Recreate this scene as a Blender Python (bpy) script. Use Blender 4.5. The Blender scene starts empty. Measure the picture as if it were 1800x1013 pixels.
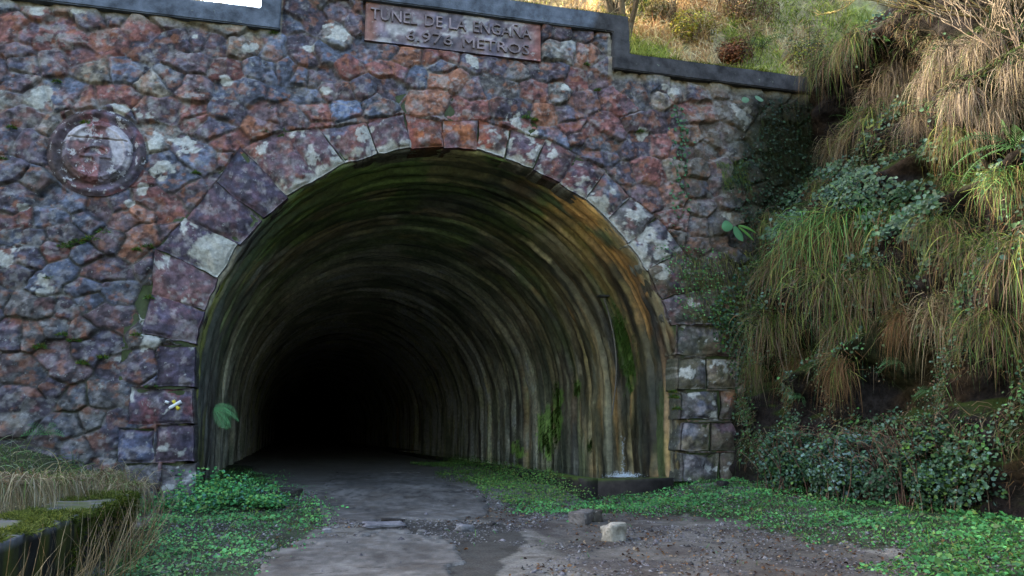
import bpy, bmesh, math, random
import numpy as np
from mathutils import Vector, Matrix
random.seed(7); rng = np.random.default_rng(7)
S = bpy.context.scene
COL = S.collection
# ------------------------------------------------------------------ camera, world, sun
FPX = 1450.0; PIT = math.atan(259/1450); YAW = math.atan(397*math.cos(PIT)/FPX)
CAM = np.array([0.0, -14.28, 0.82])
Fw = np.array([math.sin(YAW)*math.cos(PIT), math.cos(YAW)*math.cos(PIT), math.sin(PIT)])
Rt = np.array([math.cos(YAW), -math.sin(YAW), 0.0]); Up = np.cross(Rt, Fw)
cd = bpy.data.cameras.new('camera'); cam = bpy.data.objects.new('camera', cd); COL.objects.link(cam)
cd.sensor_width = 36; cd.lens = 36*FPX/1800; cd.clip_end = 600; cd.clip_start = 0.1
cam.matrix_world = Matrix(((Rt[0], Up[0], -Fw[0], CAM[0]), (Rt[1], Up[1], -Fw[1], CAM[1]), (Rt[2], Up[2], -Fw[2], CAM[2]), (0, 0, 0, 1)))
S.camera = cam
SUN_EL = math.radians(29); SUN_AZ = math.atan2(-0.80, 0.60)      # towards the sun: behind the wall, from the left
W = bpy.data.worlds.new('World'); S.world = W; W.use_nodes = True
nt = W.node_tree; bg = nt.nodes['Background']
sky = nt.nodes.new('ShaderNodeTexSky'); sky.sky_type = 'NISHITA'; sky.sun_disc = False
sky.sun_elevation = SUN_EL; sky.sun_rotation = SUN_AZ; sky.dust_density = 3.0; sky.air_density = 1.3
nt.links.new(sky.outputs[0], bg.inputs[0]); bg.inputs[1].default_value = 0.15
ld = bpy.data.lights.new('sun', 'SUN'); ld.energy = 3.2; ld.angle = math.radians(0.8); ld.color = (1.0, 0.89, 0.70)
sun = bpy.data.objects.new('sun', ld); COL.objects.link(sun)
sd = Vector((math.sin(SUN_AZ)*math.cos(SUN_EL), math.cos(SUN_AZ)*math.cos(SUN_EL), math.sin(SUN_EL)))
sun.rotation_euler = sd.to_track_quat('Z', 'Y').to_euler()
S.view_settings.view_transform = 'Standard'; S.view_settings.look = 'None'
S.view_settings.exposure = 3.2; S.view_settings.gamma = 1.0
S.cycles.max_bounces = 12; S.cycles.diffuse_bounces = 8
# ------------------------------------------------------------------ helpers
def ray(px, py): return Fw + Rt*(px-900)/FPX + Up*(506.5-py)/FPX
def on_y(px, py, Y=0.0):
    r = ray(px, py); t = (Y-CAM[1])/r[1]; return CAM + r*t
def project(P):
    D = np.asarray(P) - CAM; d = D@Fw
    return 900 + FPX*(D@Rt)/d, 506.5 - FPX*(D@Up)/d
KALB = 0.50
def srgb(*c):
    c = np.array(c, float)/255.0
    return KALB*np.where(c <= 0.04045, c/12.92, ((c+0.055)/1.055)**2.4)
def ss(a, b, x):
    t = np.clip((np.asarray(x, float)-a)/(b-a), 0, 1); return t*t*(3-2*t)
def hsh(ix, iy, seed):
    n = (ix.astype(np.int64)*374761393 + iy.astype(np.int64)*668265263 + seed*1442695041) & 0xffffffff
    n = ((n ^ (n >> 13))*1274126177) & 0xffffffff
    n = ((n ^ (n >> 16))*2246822519) & 0xffffffff
    return ((n ^ (n >> 15)) & 0xffffff)/float(0xffffff)
def vn(x, y, seed=0):
    x = np.asarray(x, float); y = np.asarray(y, float); x, y = np.broadcast_arrays(x, y)
    ix = np.floor(x); iy = np.floor(y); fx = x-ix; fy = y-iy
    ix = ix.astype(np.int64); iy = iy.astype(np.int64)
    fx = fx*fx*(3-2*fx); fy = fy*fy*(3-2*fy)
    a = hsh(ix, iy, seed); b = hsh(ix+1, iy, seed); c = hsh(ix, iy+1, seed); d = hsh(ix+1, iy+1, seed)
    return ((a*(1-fx)+b*fx)*(1-fy) + (c*(1-fx)+d*fx)*fy)*2-1
def fbm(x, y, seed=0, o=4):
    s = 0; a = 1.0; t = 0
    for k in range(o):
        s = s + a*vn(np.asarray(x)*2**k + 17.3*k, np.asarray(y)*2**k - 9.1*k, seed+k*13); t += a; a *= 0.5
    return s/t
def inpoly(x, y, poly):
    x = np.asarray(x); y = np.asarray(y); r = np.zeros(x.shape, bool); n = len(poly)
    for i in range(n):
        x1, y1 = poly[i]; x2, y2 = poly[(i+1) % n]
        if y1 == y2: continue
        c = ((y1 > y) != (y2 > y)) & (x < (x2-x1)*(y-y1)/(y2-y1)+x1)
        r ^= c
    return r
def tag(o, label=None, cat=None, group=None, kind=None):
    if label: o['label'] = label
    if cat: o['category'] = cat
    if group: o['group'] = group
    if kind: o['kind'] = kind
    return o
def empty(name, loc=(0, 0, 0), label=None, cat=None, group=None):
    o = bpy.data.objects.new(name, None); COL.objects.link(o); o.location = loc; o.empty_display_size = 0.1
    return tag(o, label, cat, group)
def mesh_np(name, V, Fc, mat, parent=None, col=None, smooth=False, attrs=None, loc=None):
    V = np.asarray(V, np.float32); me = bpy.data.meshes.new(name)
    if not isinstance(Fc, list): Fc = [Fc]
    Fc = [np.asarray(f) for f in Fc if len(f)]
    me.vertices.add(len(V)); me.vertices.foreach_set('co', V.ravel())
    nl = sum(f.size for f in Fc); npol = sum(len(f) for f in Fc)
    me.loops.add(nl); me.loops.foreach_set('vertex_index', np.concatenate([f.ravel() for f in Fc]).astype(np.int32))
    tot = np.concatenate([np.full(len(f), f.shape[1]) for f in Fc]); st = np.concatenate([[0], np.cumsum(tot)[:-1]])
    me.polygons.add(npol); me.polygons.foreach_set('loop_start', st.astype(np.int32))
    me.polygons.foreach_set('loop_total', tot.astype(np.int32))
    if smooth: me.polygons.foreach_set('use_smooth', np.ones(npol, bool))
    if col is not None:
        a = me.color_attributes.new('albedo', 'FLOAT_COLOR', 'POINT')
        c = np.ones((len(V), 4), np.float32); c[:, :3] = col; a.data.foreach_set('color', c.ravel())
    if attrs:
        for k, v in attrs.items():
            a = me.attributes.new(k, 'FLOAT', 'POINT'); a.data.foreach_set('value', np.asarray(v, np.float32))
    me.update(calc_edges=True)
    me.materials.append(mat)
    o = bpy.data.objects.new(name, me); COL.objects.link(o)
    if parent: o.parent = parent
    if loc is not None: o.location = loc
    return o
def grid_faces(nu, nv, keep=None):     # index = i*nv + j
    i, j = np.meshgrid(np.arange(nu-1), np.arange(nv-1), indexing='ij')
    a = i*nv + j; f = np.stack([a, a+nv, a+nv+1, a+1], -1).reshape(-1, 4)
    return f if keep is None else f[keep.ravel()]
def compact(V, F, *arrs):
    used = np.zeros(len(V), bool); used[F.ravel()] = True
    m = np.cumsum(used)-1
    return (V[used], m[F]) + tuple(a[used] for a in arrs)
def bm_mesh(name, bm, mat, parent=None, smooth=False):
    me = bpy.data.meshes.new(name); bm.to_mesh(me); bm.free(); me.materials.append(mat)
    if smooth:
        for p in me.polygons: p.use_smooth = True
    o = bpy.data.objects.new(name, me); COL.objects.link(o)
    if parent: o.parent = parent
    return o
# ---- materials
def mat_new(name):
    m = bpy.data.materials.new(name); m.use_nodes = True; n = m.node_tree
    return m, n, n.nodes['Principled BSDF']
def N(n, t, **kw):
    x = n.nodes.new(t)
    for k, v in kw.items():
        if k.startswith('i_'):
            x.inputs[int(k[2:]) if k[2:].isdigit() else k[2:].replace('_', ' ')].default_value = v
        else: setattr(x, k, v)
    return x
def attr_mat(name, rough=0.9, n_scale=14.0, n_amt=0.35, bump=0.4, bdist=0.01, bscale=30.0, stretch=(1, 1, 1), spec=0.10, moss=None, speck=None, wet=None):
    """vertex albedo x fine noise, bump; moss=(color, normal_z threshold)"""
    m, n, b = mat_new(name); L = n.links.new
    at = N(n, 'ShaderNodeAttribute', attribute_name='albedo'); tc = N(n, 'ShaderNodeTexCoord')
    mp = N(n, 'ShaderNodeMapping'); mp.inputs['Scale'].default_value = stretch; L(tc.outputs['Object'], mp.inputs[0])
    n1 = N(n, 'ShaderNodeTexNoise'); n1.inputs['Scale'].default_value = n_scale; n1.inputs['Detail'].default_value = 6; n1.inputs['Roughness'].default_value = 0.65
    L(mp.outputs[0], n1.inputs['Vector'])
    mr = N(n, 'ShaderNodeMapRange'); mr.inputs[1].default_value = 0.3; mr.inputs[2].default_value = 0.7
    mr.inputs[3].default_value = 1-n_amt; mr.inputs[4].default_value = 1+n_amt; L(n1.outputs[0], mr.inputs[0])
    mx = N(n, 'ShaderNodeMix', data_type='RGBA', blend_type='MULTIPLY'); mx.inputs[0].default_value = 1
    L(at.outputs['Color'], mx.inputs[6]); L(mr.outputs[0], mx.inputs[7]); out = mx.outputs[2]
    if speck:
        n3 = N(n, 'ShaderNodeTexNoise'); n3.inputs['Scale'].default_value = speck[1]; n3.inputs['Detail'].default_value = 5; n3.inputs['Roughness'].default_value = 0.7
        L(tc.outputs['Object'], n3.inputs['Vector'])
        r3 = N(n, 'ShaderNodeMapRange'); r3.inputs[1].default_value = speck[2]; r3.inputs[2].default_value = speck[2]+0.04; r3.inputs[4].default_value = speck[3]; L(n3.outputs[0], r3.inputs[0])
        m3 = N(n, 'ShaderNodeMix', data_type='RGBA'); L(r3.outputs[0], m3.inputs[0]); L(out, m3.inputs[6]); m3.inputs[7].default_value = (*speck[0], 1); out = m3.outputs[2]
    if moss:
        ge = N(n, 'ShaderNodeNewGeometry'); sx = N(n, 'ShaderNodeSeparateXYZ'); L(ge.outputs['Normal'], sx.inputs[0])
        n4 = N(n, 'ShaderNodeTexNoise'); n4.inputs['Scale'].default_value = 4; n4.inputs['Detail'].default_value = 6; L(tc.outputs['Object'], n4.inputs['Vector'])
        ad = N(n, 'ShaderNodeMath', operation='ADD'); L(sx.outputs[2], ad.inputs[0]); L(n4.outputs[0], ad.inputs[1])
        r4 = N(n, 'ShaderNodeMapRange'); r4.inputs[1].default_value = moss[1]; r4.inputs[2].default_value = moss[1]+0.2; L(ad.outputs[0], r4.inputs[0])
        m4 = N(n, 'ShaderNodeMix', data_type='RGBA'); L(r4.outputs[0], m4.inputs[0]); L(out, m4.inputs[6]); m4.inputs[7].default_value = (*moss[0], 1); out = m4.outputs[2]
    L(out, b.inputs['Base Color']); b.inputs['Roughness'].default_value = rough; b.inputs['Specular IOR Level'].default_value = spec
    n2 = N(n, 'ShaderNodeTexNoise'); n2.inputs['Scale'].default_value = bscale; n2.inputs['Detail'].default_value = 8; n2.inputs['Roughness'].default_value = 0.7
    L(mp.outputs[0], n2.inputs['Vector'])
    bp = N(n, 'ShaderNodeBump'); bp.inputs['Strength'].default_value = bump; bp.inputs['Distance'].default_value = bdist
    L(n2.outputs[0], bp.inputs['Height']); L(bp.outputs[0], b.inputs['Normal'])
    if wet:
        n5 = N(n, 'ShaderNodeTexNoise'); n5.inputs['Scale'].default_value = wet[0]; L(mp.outputs[0], n5.inputs['Vector'])
        r5 = N(n, 'ShaderNodeMapRange'); r5.inputs[1].default_value = 0.4; r5.inputs[2].default_value = 0.6; r5.inputs[3].default_value = wet[1]; r5.inputs[4].default_value = rough
        L(n5.outputs[0], r5.inputs[0]); L(r5.outputs[0], b.inputs['Roughness'])
    return m
def leaf_mat(name, rough=0.55, trans=0.3, spec=0.35):
    m, n, b = mat_new(name); L = n.links.new
    at = N(n, 'ShaderNodeAttribute', attribute_name='albedo'); L(at.outputs['Color'], b.inputs['Base Color'])
    b.inputs['Roughness'].default_value = rough; b.inputs['Specular IOR Level'].default_value = spec
    tr = N(n, 'ShaderNodeBsdfTranslucent'); L(at.outputs['Color'], tr.inputs[0])
    mx = N(n, 'ShaderNodeMixShader'); mx.inputs[0].default_value = trans
    L(b.outputs[0], mx.inputs[1]); L(tr.outputs[0], mx.inputs[2]); L(mx.outputs[0], n.nodes['Material Output'].inputs[0])
    return m
def plain_mat(name, c, rough=0.8, n_scale=10, n_amt=0.3, bump=0.3, metallic=0.0):
    m, n, b = mat_new(name); L = n.links.new
    tc = N(n, 'ShaderNodeTexCoord'); n1 = N(n, 'ShaderNodeTexNoise'); n1.inputs['Scale'].default_value = n_scale; n1.inputs['Detail'].default_value = 6
    L(tc.outputs['Object'], n1.inputs['Vector']); r = N(n, 'ShaderNodeMapRange'); r.inputs[1].default_value = .3; r.inputs[2].default_value = .7
    r.inputs[3].default_value = 1-n_amt; r.inputs[4].default_value = 1+n_amt; L(n1.outputs[0], r.inputs[0])
    mx = N(n, 'ShaderNodeMix', data_type='RGBA', blend_type='MULTIPLY'); mx.inputs[0].default_value = 1
    mx.inputs[6].default_value = (*c, 1); L(r.outputs[0], mx.inputs[7]); L(mx.outputs[2], b.inputs['Base Color'])
    bp = N(n, 'ShaderNodeBump'); bp.inputs['Strength'].default_value = bump; bp.inputs['Distance'].default_value = 0.01; L(n1.outputs[0], bp.inputs['Height']); L(bp.outputs[0], b.inputs['Normal'])
    b.inputs['Roughness'].default_value = rough; b.inputs['Metallic'].default_value = metallic
    return m
M_STONE = attr_mat('rubble_stone', rough=0.85, n_scale=16, n_amt=0.38, bump=0.8, bdist=0.03, bscale=20, speck=(tuple(srgb(165, 165, 160)), 14.0, 0.62, 0.7))
M_CONC = attr_mat('cast_coping', rough=0.9, n_scale=3.5, n_amt=0.6, bump=0.7, bdist=0.015, bscale=30, moss=((0.04, 0.055, 0.012), 1.15), speck=(tuple(srgb(150, 155, 140)), 9.0, 0.66, 0.7))
M_PARA = attr_mat('parapet_concrete', rough=0.9, n_scale=7, n_amt=0.35, bump=0.5, bdist=0.012, bscale=30, moss=((0.04, 0.052, 0.014), 1.42))
M_LIN = attr_mat('tunnel_concrete', rough=0.8, n_scale=10, n_amt=0.45, bump=0.7, bdist=0.03, bscale=13, wet=(1.2, 0.35), spec=0.22)
M_GND = attr_mat('gravel_ground', rough=0.95, n_scale=38, n_amt=0.45, bump=0.8, bdist=0.02, bscale=55)
M_ROAD = attr_mat('worn_paving', rough=0.85, n_scale=60, n_amt=0.3, bump=0.5, bdist=0.008, bscale=90)
M_ROCK = attr_mat('cliff_rock', spec=0.04, rough=0.9, n_scale=11, n_amt=0.6, bump=1.0, bdist=0.06, bscale=14, moss=((0.018, 0.026, 0.007), 1.05))
M_HILL = attr_mat('hill_soil', rough=1.0, n_scale=5, n_amt=0.5, bump=0.8, bdist=0.05, bscale=12)
M_BLADE = leaf_mat('grass_blade', 0.75, 0.3, 0.08)
M_LEAF = leaf_mat('leaf', 0.5, 0.28, 0.22)
M_BARK = attr_mat('bark', rough=0.9, n_scale=20, n_amt=0.4, bump=0.6)
# ------------------------------------------------------------------ shared geometry of the place
AX, AZ, AR = 2.795, 1.68, 4.344        # arch centre and radius on the face
ZT = 8.20                                # top of low coping
# ---- ground height
def ground_z(x, y):
    x = np.asarray(x, float); y = np.asarray(y, float)
    g = -0.10*ss(8, 1, y) - 0.20*ss(1.0, -1.6, y) - 0.13*ss(-1.5, -7, y)
    g = g + 0.30*ss(5.0, 7.6, x)*ss(0.6, -1.0, y)*0.9
    out = ss(0.4, -0.2, y)
    g = g + out*0.62*ss(-1.9, -4.4, x)*ss(-9, -1.5, y) + out*0.28*ss(-2.2, -2.5, x)
    g = g + 0.025*fbm(x*0.9, y*0.9, 5, 3) + 0.008*fbm(x*6, y*6, 9, 3)
    return g
def hit_ground(px, py):
    r = ray(px, py)
    t = np.linspace(2, 60, 6000); P = CAM + r*t[:, None]
    d = P[:, 2] - ground_z(P[:, 0], P[:, 1]); k = np.argmax(d < 0)
    return P[k] if d[k] < 0 else P[-1]
def hit_lining(px, py, R=AR-0.03):
    r = ray(px, py); t = np.linspace(13, 70, 9000); P = CAM + r*t[:, None]
    dx = P[:, 0]-AX; dz = P[:, 2]-AZ
    ins = np.where(dz > 0, np.hypot(dx, dz) < R, np.abs(dx) < R)
    k = np.argmax(~ins & (P[:, 1] > 0)); return P[k]
# ---- cliff
FEAT = []
def cliff_base(y, z):
    zz = np.maximum(z, -0.5)
    x = 8.25 + 0.10*zz + 0.018*zz**2 + 0.9*np.maximum(zz-8.2, 0)
    x = x - 0.12*ss(-3, -8, y)
    return x
def cliff_x(y, z):
    y = np.asarray(y, float); z = np.asarray(z, float)
    x = cliff_base(y, z)
    w = z + 0.22*y + 0.45*fbm(y*0.5, z*0.4, 31, 3)
    ph = (w/1.55) % 1.0
    led = np.where(ph < 0.78, ph/0.78, (1-ph)/0.22)         # rises outwards then cuts back: overhanging ledge
    amp = 0.66*(0.55+0.45*vn(y*0.45, z*0.35, 77))*ss(0.4, 2.0, z)
    x = x - amp*led*2.0*0.75 + amp*0.6
    w2 = z*1.0 + 0.15*y + 0.1*fbm(y*2, z*2, 40, 2); ph2 = (w2/0.42) % 1.0
    x = x - 0.07*ss(0, 0.6, ph2)*ss(1, 0.85, ph2)
    x = x + 0.30*fbm(y*0.55, z*0.55, 3, 4) + 0.11*fbm(y*2.6, z*5.0, 4, 5) - 0.05*np.abs(fbm(y*2.0, z*6.0, 6, 3))
    for (fy, fz, r, a) in FEAT: x = x + a*np.exp(-((y-fy)**2+(z-fz)**2)/(r*r))
    return x
def hit_cliff(px, py):
    r = ray(px, py); t = np.linspace(5, 40, 3500); P = CAM + r*t[:, None]
    d = cliff_x(P[:, 1], P[:, 2]) - P[:, 0]; k = np.argmax(d < 0)
    return P[k] if d[k] < 0 else P[-1]
for (px, py, r, a) in [(1440, 225, .8, 1.5), (1390, 330, .5, .6), (1560, 155, .7, 1.1), (1500, 160, .5, .6), (1690, 285, .35, .6), (1620, 300, .5, .4), (1475, 115, .5, -.45), (1690, 170, .9, -.4), (1540, 240, .5, -.25),
                       (1410, 590, .35, .5), (1640, 540, .45, .4), (1350, 690, .35, .4), (1460, 430, .8, -.3), (1720, 480, .7, -.25), (1600, 650, .5, .4), (1360, 610, .35, -.3)]:
    p = hit_cliff(px, py); FEAT.append((p[1], p[2], r, a))
GAPS = [(1440, 235, 75, 65), (1560, 152, 95, 24), (1688, 292, 24, 45), (1610, 300, 60, 20), (1410, 600, 26, 60), (1640, 535, 38, 45), (1352, 700, 26, 60), (1600, 640, 45, 40), (1545, 700, 60, 28), (1700, 45, 80, 26), (1755, 275, 60, 14), (1335, 480, 14, 70),
        (1735, 690, 55, 26), (1535, 600, 18, 45), (1425, 700, 26, 40), (1470, 500, 16, 26), (1600, 455, 26, 20), (1400, 300, 40, 30), (1480, 60, 40, 18), (1630, 225, 22, 30), (1690, 395, 40, 12), (1575, 560, 16, 40), (1505, 660, 14, 30)]
for (px, py, rx, ry) in GAPS:
    p = hit_cliff(px, py); w_ = float((p-CAM)@Fw)/FPX; FEAT.append((p[1], p[2], .9*w_*max(min(rx, ry)*1.5, 30), .45))
# ------------------------------------------------------------------ ground sheets
gx = np.concatenate([np.linspace(-90, -6, 30)[:-1], np.arange(-6, 10.5, 0.045), np.linspace(10.5, 90, 25)])
gy = np.concatenate([np.linspace(-90, -14, 24)[:-1], np.arange(-14, 2.0, 0.045), np.arange(2.0, 14, 0.15), np.linspace(14, 110, 50)])
GX, GY = np.meshgrid(gx, gy, indexing='ij'); GZ = ground_z(GX, GY)
P = np.stack([GX, GY, GZ], -1).reshape(-1, 3)
ppx, ppy = project(P); fr = (P@Fw - CAM@Fw) > 0.5
jx = ppx + 26*fbm(P[:, 0]*2.2, P[:, 1]*1.6, 61, 4); jy = ppy + 12*fbm(P[:, 0]*2.2, P[:, 1]*1.6, 62, 4)
c = np.tile(srgb(128, 122, 114), (len(P), 1))
def mixm(c, m, col): return c*(1-m[:, None]) + np.asarray(col)*m[:, None]
nz = fbm(P[:, 0]*1.7, P[:, 1]*1.7, 70, 5); c = mixm(c, ss(0.05, 0.3, nz)*0.6, srgb(82, 72, 70))
nz2 = fbm(P[:, 0]*9, P[:, 1]*9, 71, 3); c = c*(1+0.6*nz2)[:, None]; nz3 = fbm(P[:, 0]*4, P[:, 1]*4, 72, 4); c = mixm(c, ss(.05, .3, nz3)*.5, srgb(86, 74, 64)); c = mixm(c, ss(.1, .3, fbm(P[:, 0]*5+9, P[:, 1]*5, 73, 4))*.4, srgb(150, 145, 140))
DARK = [(630, 925), (880, 918), (930, 945), (880, 985), (850, 1040), (770, 1040), (800, 975), (760, 950), (650, 945)]
BROWN = [(870, 905), (1100, 915), (1400, 945), (1700, 1000), (1800, 1060), (1080, 1060), (1060, 985), (960, 950)]
c = c*(1-.35*ss(.0, .3, fbm(P[:, 0]*1.6, P[:, 1]*.45, 74, 4)))[:, None]; c = mixm(c, (inpoly(jx, jy, DARK) & fr)*0.72, srgb(52, 50, 46))
c = mixm(c, (inpoly(jx, jy, BROWN) & fr)*(0.32+0.3*nz2), srgb(88, 80, 74))
c = mixm(c, ss(0.3, 5, P[:, 1])*0.75, srgb(112, 106, 100))
left = (P[:, 0] < -1.9) & (P[:, 1] < 0.3); c = mixm(c, left*0.9, srgb(70, 74, 44))
far = np.maximum(ss(11, 18, np.abs(P[:, 0])), ss(-15, -22, P[:, 1])); c = mixm(c, far*0.9, srgb(78, 84, 48))
CLOV_L = [(352, 838), (400, 812), (440, 822), (480, 852), (565, 888), (560, 925), (500, 975), (420, 1030), (180, 1050), (205, 970), (250, 915), (300, 905), (320, 880)]
CLOV_R = [(890, 882), (1000, 886), (1060, 876), (1190, 850), (1320, 850), (1500, 880), (1810, 895), (1830, 1050), (1660, 1040), (1590, 965), (1420, 958), (1330, 925), (1200, 903), (1050, 905), (920, 903)]
gm = (inpoly(jx, jy, CLOV_L) | inpoly(jx, jy, CLOV_R)) & fr
c = mixm(c, gm*0.8, srgb(50, 62, 38))
og = mesh_np('ground', P, grid_faces(len(gx), len(gy)), M_GND, col=np.clip(c, 0, 1), smooth=True); tag(og, kind='structure')
# worn paving (two ragged patches)
def road_patch(name, x0, x1, y0, y1, maskf, base):
    xs = np.arange(x0, x1, 0.04); ys = np.arange(y0, y1, 0.04 if y1 < 2 else 0.06)
    X, Y = np.meshgrid(xs, ys, indexing='ij'); m = maskf(X, Y)
    Z = ground_z(X, Y) + np.where(m > 0, 0.022*ss(0, 0.12, m), -0.03) + 0.006*fbm(X*1.3, Y*1.3, 15, 3)
    V = np.stack([X, Y, Z], -1).reshape(-1, 3)
    mf = np.maximum.reduce([m[:-1, :-1], m[1:, :-1], m[:-1, 1:], m[1:, 1:]]) > 0
    F = grid_faces(len(xs), len(ys), mf); 
    cc = np.tile(base, (len(V), 1)); n = fbm(V[:, 0]*1.5, V[:, 1]*1.2, 88, 5)
    cc = cc*(1+0.35*n)[:, None]; cr = np.abs(fbm(V[:, 0]*0.9+3, V[:, 1]*0.9, 91, 5)); cc = mixm(cc, (cr < 0.012)*0.7, srgb(40, 38, 36))
    cc = mixm(cc, ss(0.1, 0.35, fbm(V[:, 0]*3, V[:, 1]*3, 93, 4))*0.4, srgb(70, 64, 60))
    cc = cc*(1+.5*fbm(V[:, 0]*14, V[:, 1]*7, 94, 2))[:, None]*(1+.5*fbm(V[:, 0]*3, V[:, 1]*1.5, 96, 3))[:, None]; cc = mixm(cc, ss(.12, .25, fbm(V[:, 0]*6, V[:, 1]*6, 95, 3))*.5, srgb(92, 84, 76))
    V, F, cc = compact(V, F, cc)
    return mesh_np(name, V, F, M_ROAD, col=np.clip(cc, 0, 1), smooth=True)
PAVE1 = [(430, 1300), (440, 1013), (480, 972), (560, 950), (640, 938), (700, 936), (795, 952), (805, 985), (790, 1013), (820, 1300)]
def m1(X, Y):
    Pp = np.stack([X, Y, ground_z(X, Y)], -1).reshape(-1, 3); a, b = project(Pp)
    n = fbm(Pp[:, 0]*3, Pp[:, 1]*3, 33, 4); a = a+34*n; b = b+18*fbm(Pp[:, 0]*3, Pp[:, 1]*3, 34, 5)+7*fbm(Pp[:, 0]*14, Pp[:, 1]*14, 37, 2); a = a+14*fbm(Pp[:, 0]*14, Pp[:, 1]*14, 38, 2)
    return np.where(inpoly(a, b, PAVE1), 0.2, -0.1).reshape(X.shape)
PAVE2 = [(560, 905), (552, 878), (575, 850), (590, 831), (735, 832), (800, 858), (850, 880), (860, 905), (800, 918), (690, 912), (640, 922)]
def m2(X, Y):
    Pp = np.stack([X, Y, ground_z(X, Y)], -1).reshape(-1, 3); a, b = project(Pp)
    a = a+14*fbm(Pp[:, 0]*2.5, Pp[:, 1]*2.5, 35, 4); b = b+5*fbm(Pp[:, 0]*3, Pp[:, 1]*3, 36, 4)
    return np.where(inpoly(a, b, PAVE2), 0.2, -0.1).reshape(X.shape)
tag(road_patch('road', -1.2, 2.6, -13.6, -3.6, m1, srgb(116, 111, 106)), kind='structure')
tag(road_patch('road', -0.6, 4.4, -4.5, 7.5, m2, srgb(108, 103, 99)), kind='structure')
# ------------------------------------------------------------------ portal wall
PAL = dict(P=(88, 80, 98), B=(104, 116, 142), R=(158, 88, 78), O=(174, 108, 70), T=(166, 152, 128), M=(120, 96, 104), G=(104, 102, 100), K=(150, 148, 140), C=(120, 142, 182))
PAL = {k: srgb(*v) for k, v in PAL.items()}
portal = empty('stone_portal', (0, 0, 0), 'rubble stone tunnel portal wall with dark stepped coping and round medallion', 'wall')
SEEDS = """22 45 R,8 62 M,50 62 R,110 52 R,122 66 R,155 35 R,178 75 R,205 80 R,248 58 R,75 70 P,30 95 M,40 112 P,95 110 M,140 100 R,152 125 R,170 128 T,215 125 R,232 132 B,262 150 O,275 150 T,300 140 B,335 165 M,30 150 M,105 165 P,130 160 B,155 172 R,185 170 R,225 170 P,265 190 M,290 85 P,250 92 P,320 72 P,345 70 P,320 112 M,348 115 M,60 175 K,20 175 P,300 195 B,335 200 R,200 200 P,40 200 M,
15 245 P,45 255 P,70 265 R,20 300 P,60 320 G,90 345 R,40 340 G,20 360 P,130 360 B,175 365 B,215 358 M,255 355 R,225 385 O,245 372 P,280 285 B,285 235 B,268 255 K,330 260 K,350 280 B,310 310 P,345 345 M,300 370 P,70 385 B,45 385 R,100 385 P,10 390 P,150 390 B,345 215 R,
20 415 P,60 415 B,105 410 P,125 412 B,15 452 K,55 450 P,92 440 R,150 450 B,195 430 M,230 440 O,250 415 P,110 475 B,30 480 P,75 500 K,200 475 M,170 475 B,205 515 M,150 510 B,50 535 B,75 540 G,115 545 P,155 530 B,210 562 R,145 580 P,95 575 G,20 590 P,55 590 G,175 555 M,185 600 P,
30 650 G,55 655 P,95 625 G,120 655 M,90 685 M,155 620 P,205 645 P,245 645 P,55 700 P,20 700 P,25 745 P,160 740 G,125 750 G,140 785 B,200 750 P,175 770 G,130 700 G,175 695 G,
378 82 P,425 85 T,445 80 M,475 92 B,480 72 M,390 125 R,405 128 M,450 125 B,470 125 B,500 125 B,525 78 R,545 103 P,568 98 B,615 125 R,645 90 P,680 88 B,530 137 B,550 140 M,575 135 P,530 165 B,545 170 B,440 160 B,405 155 M,575 158 M,600 162 M,605 190 C,640 155 P,670 122 R,700 122 R,685 160 P,395 200 P,365 225 R,400 250 R,470 200 O,458 225 O,505 200 M,520 210 M,550 195 R,668 190 B,345 150 M,380 225 P,505 45 G,550 38 B,530 20 P,600 25 M,590 60 K,620 40 M,
725 95 O,708 105 M,760 100 R,790 95 G,775 117 B,830 105 K,870 110 P,735 135 B,770 140 B,800 145 O,830 160 M,868 155 B,900 158 G,925 160 R,948 162 R,985 165 K,910 130 G,955 125 P,975 125 P,735 185 O,765 175 G,810 193 B,845 195 R,880 193 P,915 190 B,955 200 O,1000 200 G,1010 225 M,1030 235 R,1020 180 P,970 95 G,1000 95 K,1020 100 O,
1015 140 O,1050 140 R,1040 100 P,1060 120 M,1035 180 M,1070 175 R,1060 215 R,1020 242 R,1040 250 G,1068 250 B,1078 230 M,1100 150 G,1122 160 T,1145 150 B,1165 155 B,1125 172 G,1100 190 T,1160 172 T,1185 160 T,1225 165 P,1270 160 M,1115 215 M,1150 215 M,1125 250 M,1160 255 R,1190 210 R,1240 200 R,1275 195 R,1215 200 P,1250 235 R,1280 235 M,1240 265 P,1300 265 P,1290 210 P,1215 240 P,1200 240 O,
1093 305 R,1130 300 M,1150 305 R,1225 300 R,1265 320 M,1220 330 P,1180 345 O,1230 370 M,1190 390 R,1160 392 R,1225 400 P,1260 395 P,1290 350 P,1180 420 G,1260 300 G"""
sd_pts = []; sd_col = []
for t in SEEDS.replace('\n', '').split(','):
    a, b, k = t.split(); p = on_y(float(a), float(b)); sd_pts.append((p[0], p[2])); sd_col.append(PAL[k])
sd_r = [0.21]*len(sd_pts)
keys = list('PPPBBRMMMGOT')
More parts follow.
